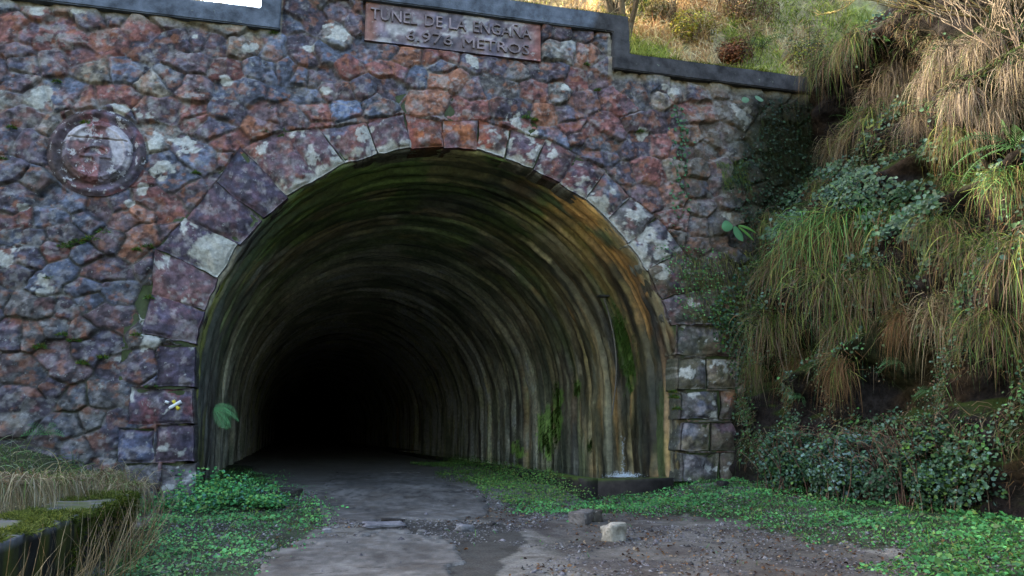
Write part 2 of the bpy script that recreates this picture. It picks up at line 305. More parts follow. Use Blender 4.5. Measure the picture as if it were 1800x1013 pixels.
for rad, tries in ((0.27, 1500), (0.2, 5000), (0.13, 9000)):
    for _ in range(tries):
        x = random.uniform(-8.2, 10.9); z = random.uniform(-0.7, 9.2)
        if math.hypot(x-AX, z-AZ) < AR-0.1 and z > AZ: continue
        if abs(x-AX) < AR-0.2 and z < AZ: continue
        A = np.array(sd_pts); d = np.hypot((A[:, 0]-x)*0.9, A[:, 1]-z)
        if (d < (np.array(sd_r)+rad)*0.93).any(): continue
        if z < 4: kk = random.choice('PPPPGGBMBMP' if x < 3 else 'GGMTPTKRM')
        else: kk = random.choice('PPBBRMMMGR' if x < 7 else 'MMRPGTTPR')
        sd_pts.append((x, z)); sd_r.append(rad*random.uniform(0.85, 1.1)); sd_col.append(PAL[kk])
SP = np.array(sd_pts); SR = np.array(sd_r); SC = np.array(sd_col); NS = len(SP)
GRP = np.arange(NS)                       # some neighbouring cells join into one odd-shaped stone
for i in range(NS):
    if random.random() < 0.6 and GRP[i] == i:
        d = np.hypot(SP[:, 0]-SP[i, 0], (SP[:, 1]-SP[i, 1])*1.5); d[i] = 99; j = int(np.argmin(d))
        if GRP[j] == j and not (GRP == j).sum() > 1 and d[j] < 0.5: GRP[i] = j
SC = SC[GRP]*0.76 + 0.27*srgb(122, 110, 114)*(0.8+0.4*rng.random(NS))[:, None]
LICH = [(80, 165, 16), (70, 185, 14), (215, 190, 14), (262, 205, 16), (275, 252, 20), (330, 262, 20), (400, 145, 8), (285, 300, 14), (265, 560, 14), (268, 595, 16), (590, 60, 16), (15, 455, 16), (80, 500, 14), (905, 215, 14), (935, 235, 20), (300, 25, 8), (70, 25, 12), (330, 30, 14), (345, 65, 8),
        (1125, 235, 10), (1300, 205, 18), (995, 160, 12), (1335, 255, 10), (1275, 380, 9), (440, 88, 12), (575, 165, 10), (230, 360, 6), (255, 330, 10), (210, 630, 8), (180, 680, 7), (1180, 160, 14), (830, 110, 12), (40, 370, 8), (120, 430, 6), (540, 88, 6), (140, 25, 8), (310, 500, 6)]
def P2(px, py): p = on_y(px, py); return np.array([p[0], p[2]])
# inner joint pixel, outer joint pixel (left jamb, over the crown, down to the right springing)
JT = [((347, 607), (238, 585)), ((361, 548), (250, 512)), ((384, 490), (262, 432)), ((417, 428), (300, 372)), ((457, 382), (362, 303)), ((503, 345), (410, 245)),
      ((557, 309), (480, 205)), ((607, 286), (548, 212)), ((664, 270), (640, 205)), ((722, 262), (708, 188)), ((780, 261), (776, 208)), ((837, 266), (840, 205)), ((888, 277), (900, 218)),
      ((938, 296), (965, 230)), ((984, 322), (1020, 262)), ((1027, 353), (1072, 292)), ((1066, 388), (1120, 335)), ((1105, 428), (1160, 378)), ((1140, 474), (1205, 436)), ((1163, 526), (1262, 505)), ((1181, 572), (1282, 568))]
VC = list('PMPPPMMMMOORMMPGGGPG'); VL = [0.0, .12, .1, 0, .0, .25, .3, .22, .12, .06, .0, .16, .4, .2, .25, .45, .4, .5, .1, .1]
VB = [0, 0, .45, 0, 0, .12, .1, .08, .06, 0, 0, .08, .1, 0, .06, .12, .1, .1, 0, 0]
QU = [(276, 609, 341, 680, 'P', .05), (226, 683, 341, 745, 'P', .12), (272, 748, 341, 812, 'P', .05), (205, 755, 272, 812, 'P', .05), (280, 815, 346, 905, 'G', .15), (212, 815, 278, 905, 'G', .1),
        (1190, 575, 1282, 626, 'G', .08), (1192, 630, 1240, 684, 'G', .1), (1242, 630, 1292, 684, 'T', .05), (1196, 688, 1262, 738, 'G', .1), (1264, 688, 1294, 738, 'O', 0),
        (1198, 743, 1246, 793, 'T', .05), (1248, 743, 1294, 793, 'M', 0), (1198, 797, 1262, 870, 'G', .05), (1264, 797, 1298, 870, 'M', .05)]
dx = 0.0185
wx = np.arange(-8.0, 10.8, dx); wz = np.arange(-0.6, 8.75, dx)
X, Z = np.meshgrid(wx, wz, indexing='ij'); fx_ = X.ravel(); fz_ = Z.ravel()
wxs = fx_ + 0.045*fbm(fx_*2.2, fz_*2.2, 11, 3) + 0.02*fbm(fx_*9, fz_*9, 13, 2); wzs = fz_ + 0.045*fbm(fx_*2.2, fz_*2.2, 12, 3) + 0.02*fbm(fx_*9, fz_*9, 14, 2)
sid = np.zeros(len(fx_), int); edge = np.zeros(len(fx_))
ti = np.floor((fx_+8)/0.8).astype(int)*100 + np.floor((fz_+1)/0.8).astype(int)
order = np.argsort(ti, kind='stable'); bnd = np.flatnonzero(np.diff(ti[order]))+1
for g in np.split(order, bnd):
    cx = fx_[g].mean(); cz = fz_[g].mean()
    cand = np.flatnonzero((np.abs(SP[:, 0]-cx) < 1.7) & (np.abs(SP[:, 1]-cz) < 1.7))
    if len(cand) < 3: cand = np.argsort(np.hypot(SP[:, 0]-cx, SP[:, 1]-cz))[:8]
    C = SP[cand]; r2 = SR[cand]**2
    pd = ((wxs[g][:, None]-C[None, :, 0])*0.85)**2 + (wzs[g][:, None]-C[None, :, 1])**2 - r2[None]
    k1 = pd.argmin(1); b1 = pd[np.arange(len(g)), k1]
    D = np.sqrt(((C[k1][:, None, 0]-C[None, :, 0])*0.85)**2 + (C[k1][:, None, 1]-C[None, :, 1])**2) + 1e-6
    e = (pd - b1[:, None])/(2*D); e[GRP[cand][None, :] == GRP[cand[k1]][:, None]] = 9
    edge[g] = e.min(1); sid[g] = cand[k1]
srnd = rng.random((NS, 6))[GRP]
edge = edge - 0.003 - 0.008*vn(fx_*7, fz_*7, 21)
body = ss(0.0, 0.024, edge)
tilt = (fx_-SP[GRP[sid], 0])*(srnd[sid, 0]-.5)*0.30 + (fz_-SP[GRP[sid], 1])*(srnd[sid, 1]-.5)*0.36
facet = 0.035*fbm(fx_*2.2+sid*3.7, fz_*3.0+sid*1.3, 23, 3) - 0.035*np.abs(fbm(fx_*3.4+sid, fz_*4.6, 26, 3)) + 0.016*fbm(fx_*9, fz_*9+sid, 24, 3) + 0.010*fbm(fx_*21, fz_*21, 27, 2)
gi_ = GRP[sid]; rx_ = (fx_-SP[gi_, 0])/.2; rz_ = (fz_-SP[gi_, 1])/.2; frnd = rng.random((NS, 8)); cut = 0
for k in range(4):
    an = 2*math.pi*frnd[gi_, k]+k*1.57; cut = cut + np.maximum(0, rx_*np.cos(an)+rz_*np.sin(an)-.1-.7*frnd[gi_, 4+k])*0.030
facet = facet - np.minimum(cut, .06)
h = ss(3.5, 7, fz_)*.012+body*(0.042 + 0.050*srnd[sid, 2] + tilt + facet + 0.012*ss(0, 0.06, edge)) + 0.008*fbm(fx_*8, fz_*8, 25, 3)
# colour
col = SC[sid]*(0.78+0.5*srnd[sid, 3])[:, None]
q = fbm(fx_*3.1+sid*5.1, fz_*3.1, 41, 4)
alt = SC[(sid*7+3) % NS]
col = mixm(col, ss(0.12, 0.42, q)*0.6, alt)
q = fbm(fx_*5.0+sid*2.1, fz_*5.0, 42, 4); col = mixm(col, ss(0.15, 0.4, q)*0.45, srgb(142, 92, 76))
q = fbm(fx_*4.0, fz_*4.0+sid, 43, 4); col = mixm(col, ss(0.15, 0.4, q)*0.4, PAL['B'])
q = fbm(fx_*6.0, fz_*6.0, 44, 4); col = mixm(col, ss(0.1, 0.5, q)*0.45, srgb(62, 58, 62))
q = fbm(fx_*11, fz_*13, 54, 3); col = col*(1+0.75*q)[:, None]
q = fbm(fx_*9+4, fz_*11, 55, 4); col = mixm(col, ss(0.15, 0.4, q)*0.55, srgb(168, 160, 160)); q = fbm(fx_*8+14, fz_*10, 56, 4); col = mixm(col, ss(0.12, 0.35, q)*0.6, srgb(50, 46, 50))
q = fbm(fx_*7+24, fz_*9, 57, 4); col = mixm(col, ss(0.2, 0.4, q)*0.5, PAL['O'])
mort = mixm(np.tile(srgb(78, 74, 70), (len(fx_), 1)), ss(0, 0.4, fbm(fx_*1.4, fz_*1.4, 45, 3))*0.7, srgb(54, 52, 50))
mort = mixm(mort, ss(0.15, 0.4, fbm(fx_*2.2, fz_*2.2, 46, 3))*ss(4.6, 2, fz_)*0.8, srgb(72, 88, 40))
mort = mixm(mort, ss(-.1, 0.3, fbm(fx_*2.2, fz_*2.2, 50, 3))*(.3+.5*ss(3, 6, fz_)), srgb(146, 138, 128))
right = ss(6.6, 8.2, fx_)
mort = mixm(mort, .15+.45*ss(3.5, 6.5, fz_), col); col = mixm(mort, ss(0.0, 0.022, edge), col)
col = mixm(col, right*ss(-0.25, 0.25, fbm(fx_*1.6, fz_*0.9, 47, 4))*0.42, srgb(146, 130, 104))
ws = ss(-.12, 0.25, fbm(fx_*1.7+50, fz_*2.3, 48, 3))*ss(0.08, 0.18, fbm(fx_*9+50, fz_*12, 58, 4)); col = mixm(col, ws*0.5*ss(0.45, 0.0, vn(fx_*.6, fz_*.6, 90)), srgb(176, 172, 168))
lm = np.zeros(len(fx_)); lp = 1.1*fbm(fx_*6, fz_*7, 49, 5)
for (a, b, r) in LICH:
    p = on_y(a, b); d = np.hypot(fx_-p[0], (fz_-p[2])*1.15)/(r/95.0)
    lm = np.maximum(lm, ss(0.12, -0.05, d-.85+lp*1.5))
col = mixm(col, lm*0.85, srgb(205, 203, 194))
gr = ss(7.2, 9.2, fx_ + 0.9*fbm(fx_*1.1, fz_*1.1, 51, 4))*ss(8.3, 6.5, fz_+0.0*fx_) ; col = mixm(col, gr*0.7, srgb(58, 66, 38)); col = mixm(col, ss(8.3, 9.3, fx_+.5*fbm(fx_*1.5, fz_*1.5, 59, 4))*.8, srgb(44, 50, 30))
gl = ss(1.6, 0.2, fz_)*ss(0.0, 0.35, fbm(fx_*1.5, fz_*1.5, 52, 4)); col = mixm(col, gl*0.6, srgb(62, 74, 46))
top = ss(7.55, 7.9, fz_)*ss(8.3, 7.9, fz_); col = mixm(col, ((fx_ < -0.4) | (fx_ > 5.8))*ss(7.68, 7.86, fz_)*0.5, srgb(186, 176, 150))
rr = np.hypot(fx_-AX, fz_-AZ); ins = np.where(fz_ > AZ, rr < AR+0.12, np.abs(fx_-AX) < AR+0.12)
low = (fx_ < -0.6) | (fx_ > 6.02)
kill = ins | (low & (fz_ > 8.0))
for k in range(len(JT)):                # ragged outer ends
    (a_, b_) = JT[k]; f_ = (1.0 if k < 3 or k > 18 else .86)*random.uniform(.86, 1.08); JT[k] = (a_, (a_[0]+(b_[0]-a_[0])*f_, a_[1]+(b_[1]-a_[1])*f_))
for k in range(len(JT)-1):
    (a_, b_), (c_, d_) = JT[k], JT[k+1]; pol = [tuple(P2(*q_)) for q_ in (a_, b_, d_, c_)]; cc0 = np.mean(pol, axis=0); pol = [tuple(cc0+(np.array(q_)-cc0)*np.array([1.0, 1.0])) for q_ in pol]
    h = np.where(inpoly(fx_, fz_, pol) | (rr < AR+.35)*inpoly(fx_, fz_, [tuple(cc0+(np.array(q_)-cc0)*1.15) for q_ in pol]), -0.03, h)
for (x0, y0, x1, y1, _k, _l) in QU:
    a_ = P2(x0-1, y1+1); b_ = P2(x1+1, y0-1); h = np.where((fx_ > a_[0]) & (fx_ < b_[0]) & (fz_ > a_[1]) & (fz_ < b_[1]), -0.03, h)
# flat recess for the medallion
MC = on_y(172, 270)
md = np.hypot(fx_-MC[0], fz_-MC[2]); h = np.where(md < 0.78, 0.01+0*h, h)
pq = (fx_ > 1.0) & (fx_ < 4.45) & (fz_ > 7.88); h = np.where(pq, 0.0, h)
V = np.stack([fx_, -h, fz_], -1)
kk = (~kill).reshape(X.shape); kf = kk[:-1, :-1] & kk[1:, :-1] & kk[:-1, 1:] & kk[1:, 1:]
F = grid_faces(len(wx), len(wz), kf)
V, F, col_, = compact(V, F, np.clip(col, 0.004, 0.8))
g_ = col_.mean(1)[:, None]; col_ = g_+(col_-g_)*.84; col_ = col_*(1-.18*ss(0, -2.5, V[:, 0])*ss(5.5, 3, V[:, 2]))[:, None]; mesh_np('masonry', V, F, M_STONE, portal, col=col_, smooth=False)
# ---- voussoirs / quoins: each block its own mesh in (u along radius, v along intrados)
def smooth_box_bump(u, v, Lu, Lv):
    e = np.minimum(np.minimum(u, 1-u)*Lu, np.minimum(v, 1-v)*Lv)
    return ss(0, 0.055, e), e
def block(name, p00, p01, p10, p11, colr, seed, lich=0.0, bot=0.0, red=1.0, depth=0.5, out=0.05, lcol=(205, 203, 194)):
    """p00,p01: inner (intrados) ends; p10,p11: outer ends, as (x,z). front at y=-out"""
    p00, p01, p10, p11 = [np.array(p, float) for p in (p00, p01, p10, p11)]
    Lu = np.linalg.norm((p10+p11-p00-p01)/2); Lv = np.linalg.norm((p01+p11-p00-p10)/2)
    nu = max(8, int(Lu/0.022)); nv = max(8, int(Lv/0.022))
    u = np.linspace(0, 1, nu); v = np.linspace(0, 1, nv); U, Vv = np.meshgrid(u, v, indexing='ij')
    g = 0.006
    Q = (p00[None, None]*((1-U)*(1-Vv))[..., None] + p01*((1-U)*Vv)[..., None] + p10*(U*(1-Vv))[..., None] + p11*(U*Vv)[..., None])
    cen = (p00+p01+p10+p11)/4
    Q = cen + (Q-cen)*(1-2*g/np.array([max(Lu, .1), max(Lu, .1)]).mean())
    wob = 0.05
    Qx = Q[..., 0] + wob*fbm(Q[..., 0]*2.8, Q[..., 1]*2.8, seed, 3); Qz = Q[..., 1] + wob*fbm(Q[..., 0]*2.8, Q[..., 1]*2.8, seed+5, 3)
    sb, e = smooth_box_bump(U, Vv, Lu, Lv)
    hh = out*0.2 + sb*(0.06 + 0.03*ss(0, 0.2, e) + 0.05*fbm(Qx*3, Qz*3, seed+9, 4) - .04*np.abs(fbm(Qx*3.4+seed, Qz*4.2, seed+11, 3)) + 0.02*fbm(Qx*12, Qz*12, seed+10, 3) + (U-.5)*random.uniform(-.04, .04)+(Vv-.5)*random.uniform(-.05, .05))
    cut = 0
    for _k in range(5):
        an = random.uniform(0, 6.28); cut = cut + np.maximum(0, (U-.5)*2*math.cos(an)+(Vv-.5)*2*math.sin(an)-random.uniform(.1, .9))*.05
    hh = hh - sb*np.minimum(cut, .07)
    front = np.stack([Qx, -hh, Qz], -1)
    # border loop extruded back
    loop = [(i, 0) for i in range(nu)] + [(nu-1, j) for j in range(1, nv)] + [(i, nv-1) for i in range(nu-2, -1, -1)] + [(0, j) for j in range(nv-2, 0, -1)]
    li = np.array([a*nv+b for a, b in loop]); fv = front.reshape(-1, 3); L0 = fv[li]
    rings = []; nr = 8
    for k in range(1, nr+1):
        R = L0.copy(); t = k/nr; R[:, 1] = L0[:, 1] + depth*t
        n = 0.02*fbm(R[:, 0]*4+R[:, 1]*3, R[:, 2]*4+R[:, 1]*5, seed+k, 2)*min(1, k/2)
        dd = R[:, [0, 2]]-cen; dd /= np.linalg.norm(dd, axis=1)[:, None]
        ex = 0.008*min(k, 3)
        R[:, 0] += dd[:, 0]*(n+ex); R[:, 2] += dd[:, 1]*(n+ex); rings.append(R)
    VV = np.concatenate([fv]+rings); F1 = grid_faces(nu, nv)
    nl = len(li); prev = li; FF = []
    for k in range(nr):
        cur = np.arange(nl) + nu*nv + k*nl
        FF.append(np.stack([prev, np.roll(prev, -1), np.roll(cur, -1), cur], -1)); prev = cur
    x, z, yy = VV[:, 0], VV[:, 2], VV[:, 1]
    c = np.tile(colr*random.uniform(0.85, 1.12), (len(VV), 1))
    q = fbm(x*3.3+seed, z*3.3+yy*3, seed+1, 4); c = mixm(c, ss(-.05, 0.3, q)*0.6, PAL[random.choice('MBPGR')])
    q = fbm(x*4.3+seed, z*4.3, seed+2, 4); c = mixm(c, ss(0.05, 0.3, q)*0.6*red, PAL[random.choice('ROM')])
    q = fbm(x*6+seed, z*6+yy*2, seed+3, 4); c = mixm(c, ss(0.12, 0.5, q)*0.5, srgb(60, 56, 60))
    q = fbm(x*11, z*13+yy*9, seed+6, 3); c = c*(1+.7*q)[:, None]; q = fbm(x*9, z*10, seed+7, 4); c = mixm(c, ss(.08, .3, q)*.6, srgb(164, 156, 156)); q = fbm(x*7+9, z*8, seed+8, 4); c = mixm(c, ss(.05, .3, q)*.6, srgb(58, 52, 56)); q = fbm(x*6+19, z*8, seed+13, 4); c = mixm(c, ss(.08, .3, q)*.4*red, PAL['R'])
    if x.mean() > 6.7 and z.mean() < 4: c = mixm(c, ss(-.1, .25, fbm(x*3, z*4, 19, 4))*.6, srgb(104, 98, 62)); c = mixm(c, ss(.05, .3, fbm(x*3+9, z*4, 20, 4))*.5, srgb(58, 66, 38))
    uu = np.concatenate([U.ravel(), np.tile(U.ravel()[li], nr)]); vv = np.concatenate([Vv.ravel(), np.tile(Vv.ravel()[li], nr)])
    ln = fbm(x*5+seed, z*5, seed+4, 5)
    if lich: c = mixm(c, ss(0.36-lich*0.45, 0.43-lich*0.45, ln)*0.85, srgb(*lcol))
    if bot: c = mixm(c, ss(0.05, -0.05, uu*Lu-bot+ln*0.4)*0.8, srgb(206, 204, 190))
    c = mixm(c, ss(0.04, 0.14, yy)*0.7, srgb(60, 66, 40)); c = c*0.9+0.14*srgb(112, 104, 110)
    return mesh_np(name, VV, [F1]+FF, M_STONE, portal, col=np.clip(c, 0, .8))
for k in range(len(JT)-1):
    (a, b), (c_, d) = JT[k], JT[k+1]
    i0 = P2(*a); i1 = P2(*c_); o0 = P2(*b); o1 = P2(*d)
    for q_ in (i0, i1):     # snap to true arch
        v_ = q_-np.array([AX, AZ])
        if q_[1] > AZ: q_[:] = np.array([AX, AZ]) + v_/np.linalg.norm(v_)*(AR+random.uniform(-.03, .03))
    block('voussoir', i0, i1, o0, o1, PAL[VC[k]], 200+k*17, VL[k], VB[k], red=.35 if k < 5 else .8)
def rectblock(x0, y0, x1, y1, k, seed, lich=0, out=0.05):
    a = P2(x0, y1); b = P2(x0, y0); c_ = P2(x1, y1); d = P2(x1, y0)
    zb = (a[1]+c_[1])/2; zt = (b[1]+d[1])/2
    return block('quoin', (a[0], zb), (b[0], zt), (c_[0], zb), (d[0], zt), PAL[k], seed, lich, out=out, red=.12)
for i, (x0, y0, x1, y1, k, l) in enumerate(QU):
    rectblock(x0, y0, x1, y1, k, 900+i*11, l)
# ---- coping: stepped band, one solid
def coping():
    o = [(-14, 7.87), (-0.43, 7.87), (-0.43, 8.67), (5.87, 8.67), (5.87, 7.90), (11.4, 7.88), (11.4, 8.24), (6.22, 8.26), (6.22, 9.05), (-0.77, 9.05), (-0.77, 8.23), (-14, 8.22)]  # run left of the masonry is unseen, lengthened to shade the foreground
    pts = []                     # subdivide outline
    for i in range(len(o)):
        a = np.array(o[i]); b = np.array(o[(i+1) % len(o)]); n = max(1, int(np.linalg.norm(b-a)/0.12))
        for t in range(n): pts.append(a+(b-a)*t/n)
    pts = np.array(pts)
    pts = pts + 0.012*np.stack([fbm(pts[:, 0]*2, pts[:, 1]*2, 81, 3), fbm(pts[:, 0]*2, pts[:, 1]*2, 82, 3)], -1)
    bm = bmesh.new(); fr_ = [bm.verts.new((p[0], -0.17, p[1])) for p in pts]; f = bm.faces.new(fr_)
    r = bmesh.ops.extrude_face_region(bm, geom=[f]); vs = [e for e in r['geom'] if isinstance(e, bmesh.types.BMVert)]
    for v in vs: v.co.y = 0.45
    bmesh.ops.recalc_face_normals(bm, faces=bm.faces[:])
    ed = [e for e in bm.edges if len(e.link_faces) == 2 and e.calc_face_angle(0) > 1.0]
    bmesh.ops.bevel(bm, geom=ed, offset=0.02, segments=2, affect='EDGES')
    bmesh.ops.triangulate(bm, faces=[f for f in bm.faces if len(f.verts) > 4])
    ca = bm.verts.layers.float_color.new('albedo')
    for v in bm.verts:
        n = float(fbm(v.co.x*1.3, v.co.z*3, 83, 4)); c = (srgb(104, 110, 122) if v.co.x < 5.5 else srgb(80, 78, 80))*(1+0.4*n); v[ca] = (*c, 1)
    return bm_mesh('coping', bm, M_CONC, portal)
cop = coping()
# ---- plaque with raised lettering
M_PLQ = attr_mat('plaque_stone', rough=0.85, n_scale=9, n_amt=0.35, bump=0.5, bdist=0.01, bscale=30, speck=(tuple(srgb(200, 195, 190)), 6, 0.6, 0.6))
def slab(name, x0, x1, z0, z1, y0, y1, mat, parent, cf, step=0.05):
    xs = np.arange(x0, x1+step, step); zs = np.arange(z0, z1+step*.99, step); X, Z = np.meshgrid(xs, zs, indexing='ij')
    bm = bmesh.new(); bmesh.ops.create_cube(bm, size=1)
    bmesh.ops.bevel(bm, geom=bm.edges[:], offset=0.02, segments=1, affect='EDGES')
    bm.free()
    X = np.clip(X, x0, x1); Z = np.clip(Z, z0, z1); nx, nz_ = X.shape
    e = np.minimum(np.minimum(X-x0, x1-X), np.minimum(Z-z0, z1-Z))
    Y = np.where(e < 1e-6, y0+0.012, y0) + 0.006*fbm(X*5, Z*5, 3, 3)
    fv = np.stack([X, Y, Z], -1).reshape(-1, 3)
    loop = [(i, 0) for i in range(nx)] + [(nx-1, j) for j in range(1, nz_)] + [(i, nz_-1) for i in range(nx-2, -1, -1)] + [(0, j) for j in range(nz_-2, 0, -1)]
    li = np.array([a*nz_+b for a, b in loop]); bk = fv[li].copy(); bk[:, 1] = y1
    cur = np.arange(len(li))+len(fv); F2 = np.stack([li, np.roll(li, -1), np.roll(cur, -1), cur], -1)
    VV = np.concatenate([fv, bk]); return mesh_np(name, VV, [grid_faces(nx, nz_), F2], mat, parent, col=cf(VV[:, 0], VV[:, 2]))
def plqcol(x, z):
    c = np.tile(srgb(150, 132, 140), (len(x), 1)); c = mixm(c, ss(0.0, 0.3, fbm(x*2, z*2, 65, 4))*0.8, srgb(122, 118, 136)); c = mixm(c, ss(0.0, 0.2, fbm(x*3, z*5, 67, 5))*0.5, srgb(88, 80, 78)); c = mixm(c, ss(0.12, 0.25, fbm(x*4+5, z*5, 68, 5))*0.7, srgb(196, 190, 188))
    c = mixm(c, ss(3.8, 4.3, x+0.3*fbm(x*3, z*3, 66, 3))*0.75, srgb(156, 96, 82)); c = c*(1+.8*fbm(x*7, z*9, 69, 4))[:, None]; c = mixm(c, ss(1.35, 1.15, x)*0.6, srgb(160, 105, 80)); return c
plaque = slab('plaque', 1.05, 4.40, 7.91, 8.66, -0.085, 0.02, M_PLQ, portal, plqcol)
M_LET = plain_mat('letter_stone', tuple(srgb(138, 122, 126)), 0.9, 5, 0.6, 0.6)
def text_mesh(s, x, z, width, height):
    cu = bpy.data.curves.new('lettering', 'FONT'); cu.body = s; cu.size = 1; cu.extrude = 0.03; cu.resolution_u = 2; cu.offset = 0.0
    t = bpy.data.objects.new('tmp', cu); COL.objects.link(t); dg = bpy.context.evaluated_depsgraph_get()
    me = bpy.data.meshes.new_from_object(t.evaluated_get(dg)); bpy.data.objects.remove(t)
    co = np.zeros(len(me.vertices)*3); me.vertices.foreach_get('co', co); co = co.reshape(-1, 3)
    mn, mx = co.min(0), co.max(0); out = np.empty_like(co)
    hcap = 0.73
    out[:, 0] = x + (co[:, 0]-mn[0])/(mx[0]-mn[0])*width; out[:, 2] = z + co[:, 1]/hcap*height; out[:, 1] = -0.088 - (co[:, 2]+0.03)*.75 + 0.0*fbm(out[:, 0]*30, out[:, 2]*30, 3, 2)*(co[:, 2] > 0)
    me.vertices.foreach_set('co', out.ravel()); me.update(); return me
for s, x, z, w, hgt in (("TUNEL", 1.14, 8.315, .86, .235), ("DE", 2.14, 8.315, .33, .235), ("LA", 2.60, 8.315, .33, .235), ("ENGAÑA", 3.06, 8.315, 1.14, .235), ("6.976", 1.80, 7.985, .86, .215), ("METROS", 2.86, 7.985, 1.30, .215)):
    me = text_mesh(s, x, z, w, hgt); me.materials.clear(); me.materials.append(M_LET)
    o = bpy.data.objects.new('lettering', me); COL.objects.link(o); o.parent = plaque
# ---- medallion
M_MED = attr_mat('medallion_stone', rough=0.85, n_scale=12, n_amt=0.4, bump=0.6, bdist=0.012, bscale=26, speck=(tuple(srgb(205, 200, 200)), 7, 0.56, 0.75))
def disc_relief():
    n = 170; R = 0.76; g = np.linspace(-R, R, n); X, Z = np.meshgrid(g, g, indexing='ij'); r = np.hypot(X, Z)
    hh = 0.03 + 0.10*np.exp(-((r-0.66)/0.065)**2)
    inner = ss(0.56, 0.50, r); hh = hh*(1-inner) + inner*(0.105+0.04*(1-(r/0.56)**2).clip(0))
    bar = lambda m, a: np.where(m & (r < 0.5), a, 0)
    hh += bar((np.abs(Z-0.22) < 0.016), -0.05) + bar((np.abs(X-0.02) < 0.05) & (Z < -0.12), 0.05) + bar((np.abs(np.hypot(X, (Z+0.06)*1.35)-0.20) < 0.03) & (Z > -0.06), 0.055)
    hh += bar((np.abs(Z+0.09) < 0.025) & (np.abs(X) < 0.23), 0.05) + bar((np.abs(X+.03) < 0.05) & (Z > 0.26), -0.03) + 0.04*np.exp(-((r-.44)/.03)**2)*inner
    for s_ in (-1, 1): hh += bar(np.hypot(X-s_*.16, Z+.40) < 0.07, 0.05)
    hh = .05+(hh-.05)*.85 + 0.022*fbm(X*7, Z*7, 5, 4) - .03*np.abs(fbm(X*4, Z*5, 6, 3))
    V = np.stack([X+MC[0], -hh, Z+MC[2]], -1).reshape(-1, 3); keep = (r < R*0.985)
    kf = keep[:-1, :-1] & keep[1:, :-1] & keep[:-1, 1:] & keep[1:, 1:]
    c = np.tile(srgb(104, 94, 108), (len(V), 1)); rf = r.ravel(); x = X.ravel(); z = Z.ravel()
    c = mixm(c, (rf < .54)*0.5, srgb(140, 130, 136)); c = mixm(c, ss(-.05, .25, fbm(x*2.5+3, z*2.5, 12, 4))*.5, PAL['M']); c = mixm(c, ss(.1, .3, fbm(x*3+13, z*2.5, 13, 4))*.5, PAL['R']); c = mixm(c, ss(0.0, 0.3, fbm(x*4, z*4, 7, 4))*0.7, srgb(92, 74, 72)); c = c*(1+.8*fbm(x*8, z*10, 9, 4))[:, None]; c = mixm(c, ss(.1, .3, fbm(x*3+7, z*3, 10, 5))*.6, srgb(66, 66, 60))
    c = mixm(c, (rf < .54)*ss(0.02, 0.25, fbm(x*3+4, z*3, 8, 4)+0.35*ss(0, .4, x))*0.8, srgb(208, 200, 204))
    c = mixm(c, ss(-.05, .3, -x-z*.3)*(rf > .52)*0.5, srgb(92, 78, 76))
    F = grid_faces(n, n, kf); V, F, c = compact(V, F, c)
    return mesh_np('medallion', V, F, M_MED, portal, col=c)
disc_relief()
# ---- painted trail mark on the left jamb
M_YEL = plain_mat('yellow_paint', tuple(srgb(225, 200, 30)), 0.6, 30, 0.15, 0.1); M_WHT = plain_mat('white_paint', tuple(srgb(225, 225, 225)), 0.6, 30, 0.15, 0.1)
mark = empty('trail_mark', tuple(on_y(306, 714, -0.15)), 'small crossed yellow and white painted trail mark on the left jamb stone', 'trail mark')
def stroke(name, m, a, b, w, yoff):
    A = on_y(*a, -0.15)-np.array(mark.location); B = on_y(*b, -0.15)-np.array(mark.location); d = (B-A); L = np.linalg.norm(d); d /= L; n_ = np.array([-d[2], 0, d[0]])
    ts = np.linspace(0, 1, 7); pts = []
    for t in ts:
        ww = w*(0.8+0.35*random.random())
        for s_ in (-1, 1): p = A + d*L*t + n_*ww*s_; pts.append((p[0], yoff, p[2]))
    V = np.array(pts); V2 = V.copy(); V2[:, 1] += 0.09; F = [(2*i, 2*i+2, 2*i+3, 2*i+1) for i in range(6)]; n0 = 14
    F += [(2*i, 2*i+n0, 2*i+2+n0, 2*i+2) for i in range(6)] + [(2*i+1, 2*i+3, 2*i+3+n0, 2*i+1+n0) for i in range(6)] + [(0, 1, 1+n0, n0), (12, 12+n0, 13+n0, 13)]
    mesh_np(name, np.concatenate([V, V2]), np.array(F), m, mark)
stroke('yellow_stroke', M_YEL, (304, 704), (314, 720), 0.022, 0.0); stroke('white_stroke', M_WHT, (297, 718), (318, 706), 0.024, -0.004); stroke('white_stroke', M_WHT, (290, 706), (296, 708), 0.02, 0.0)
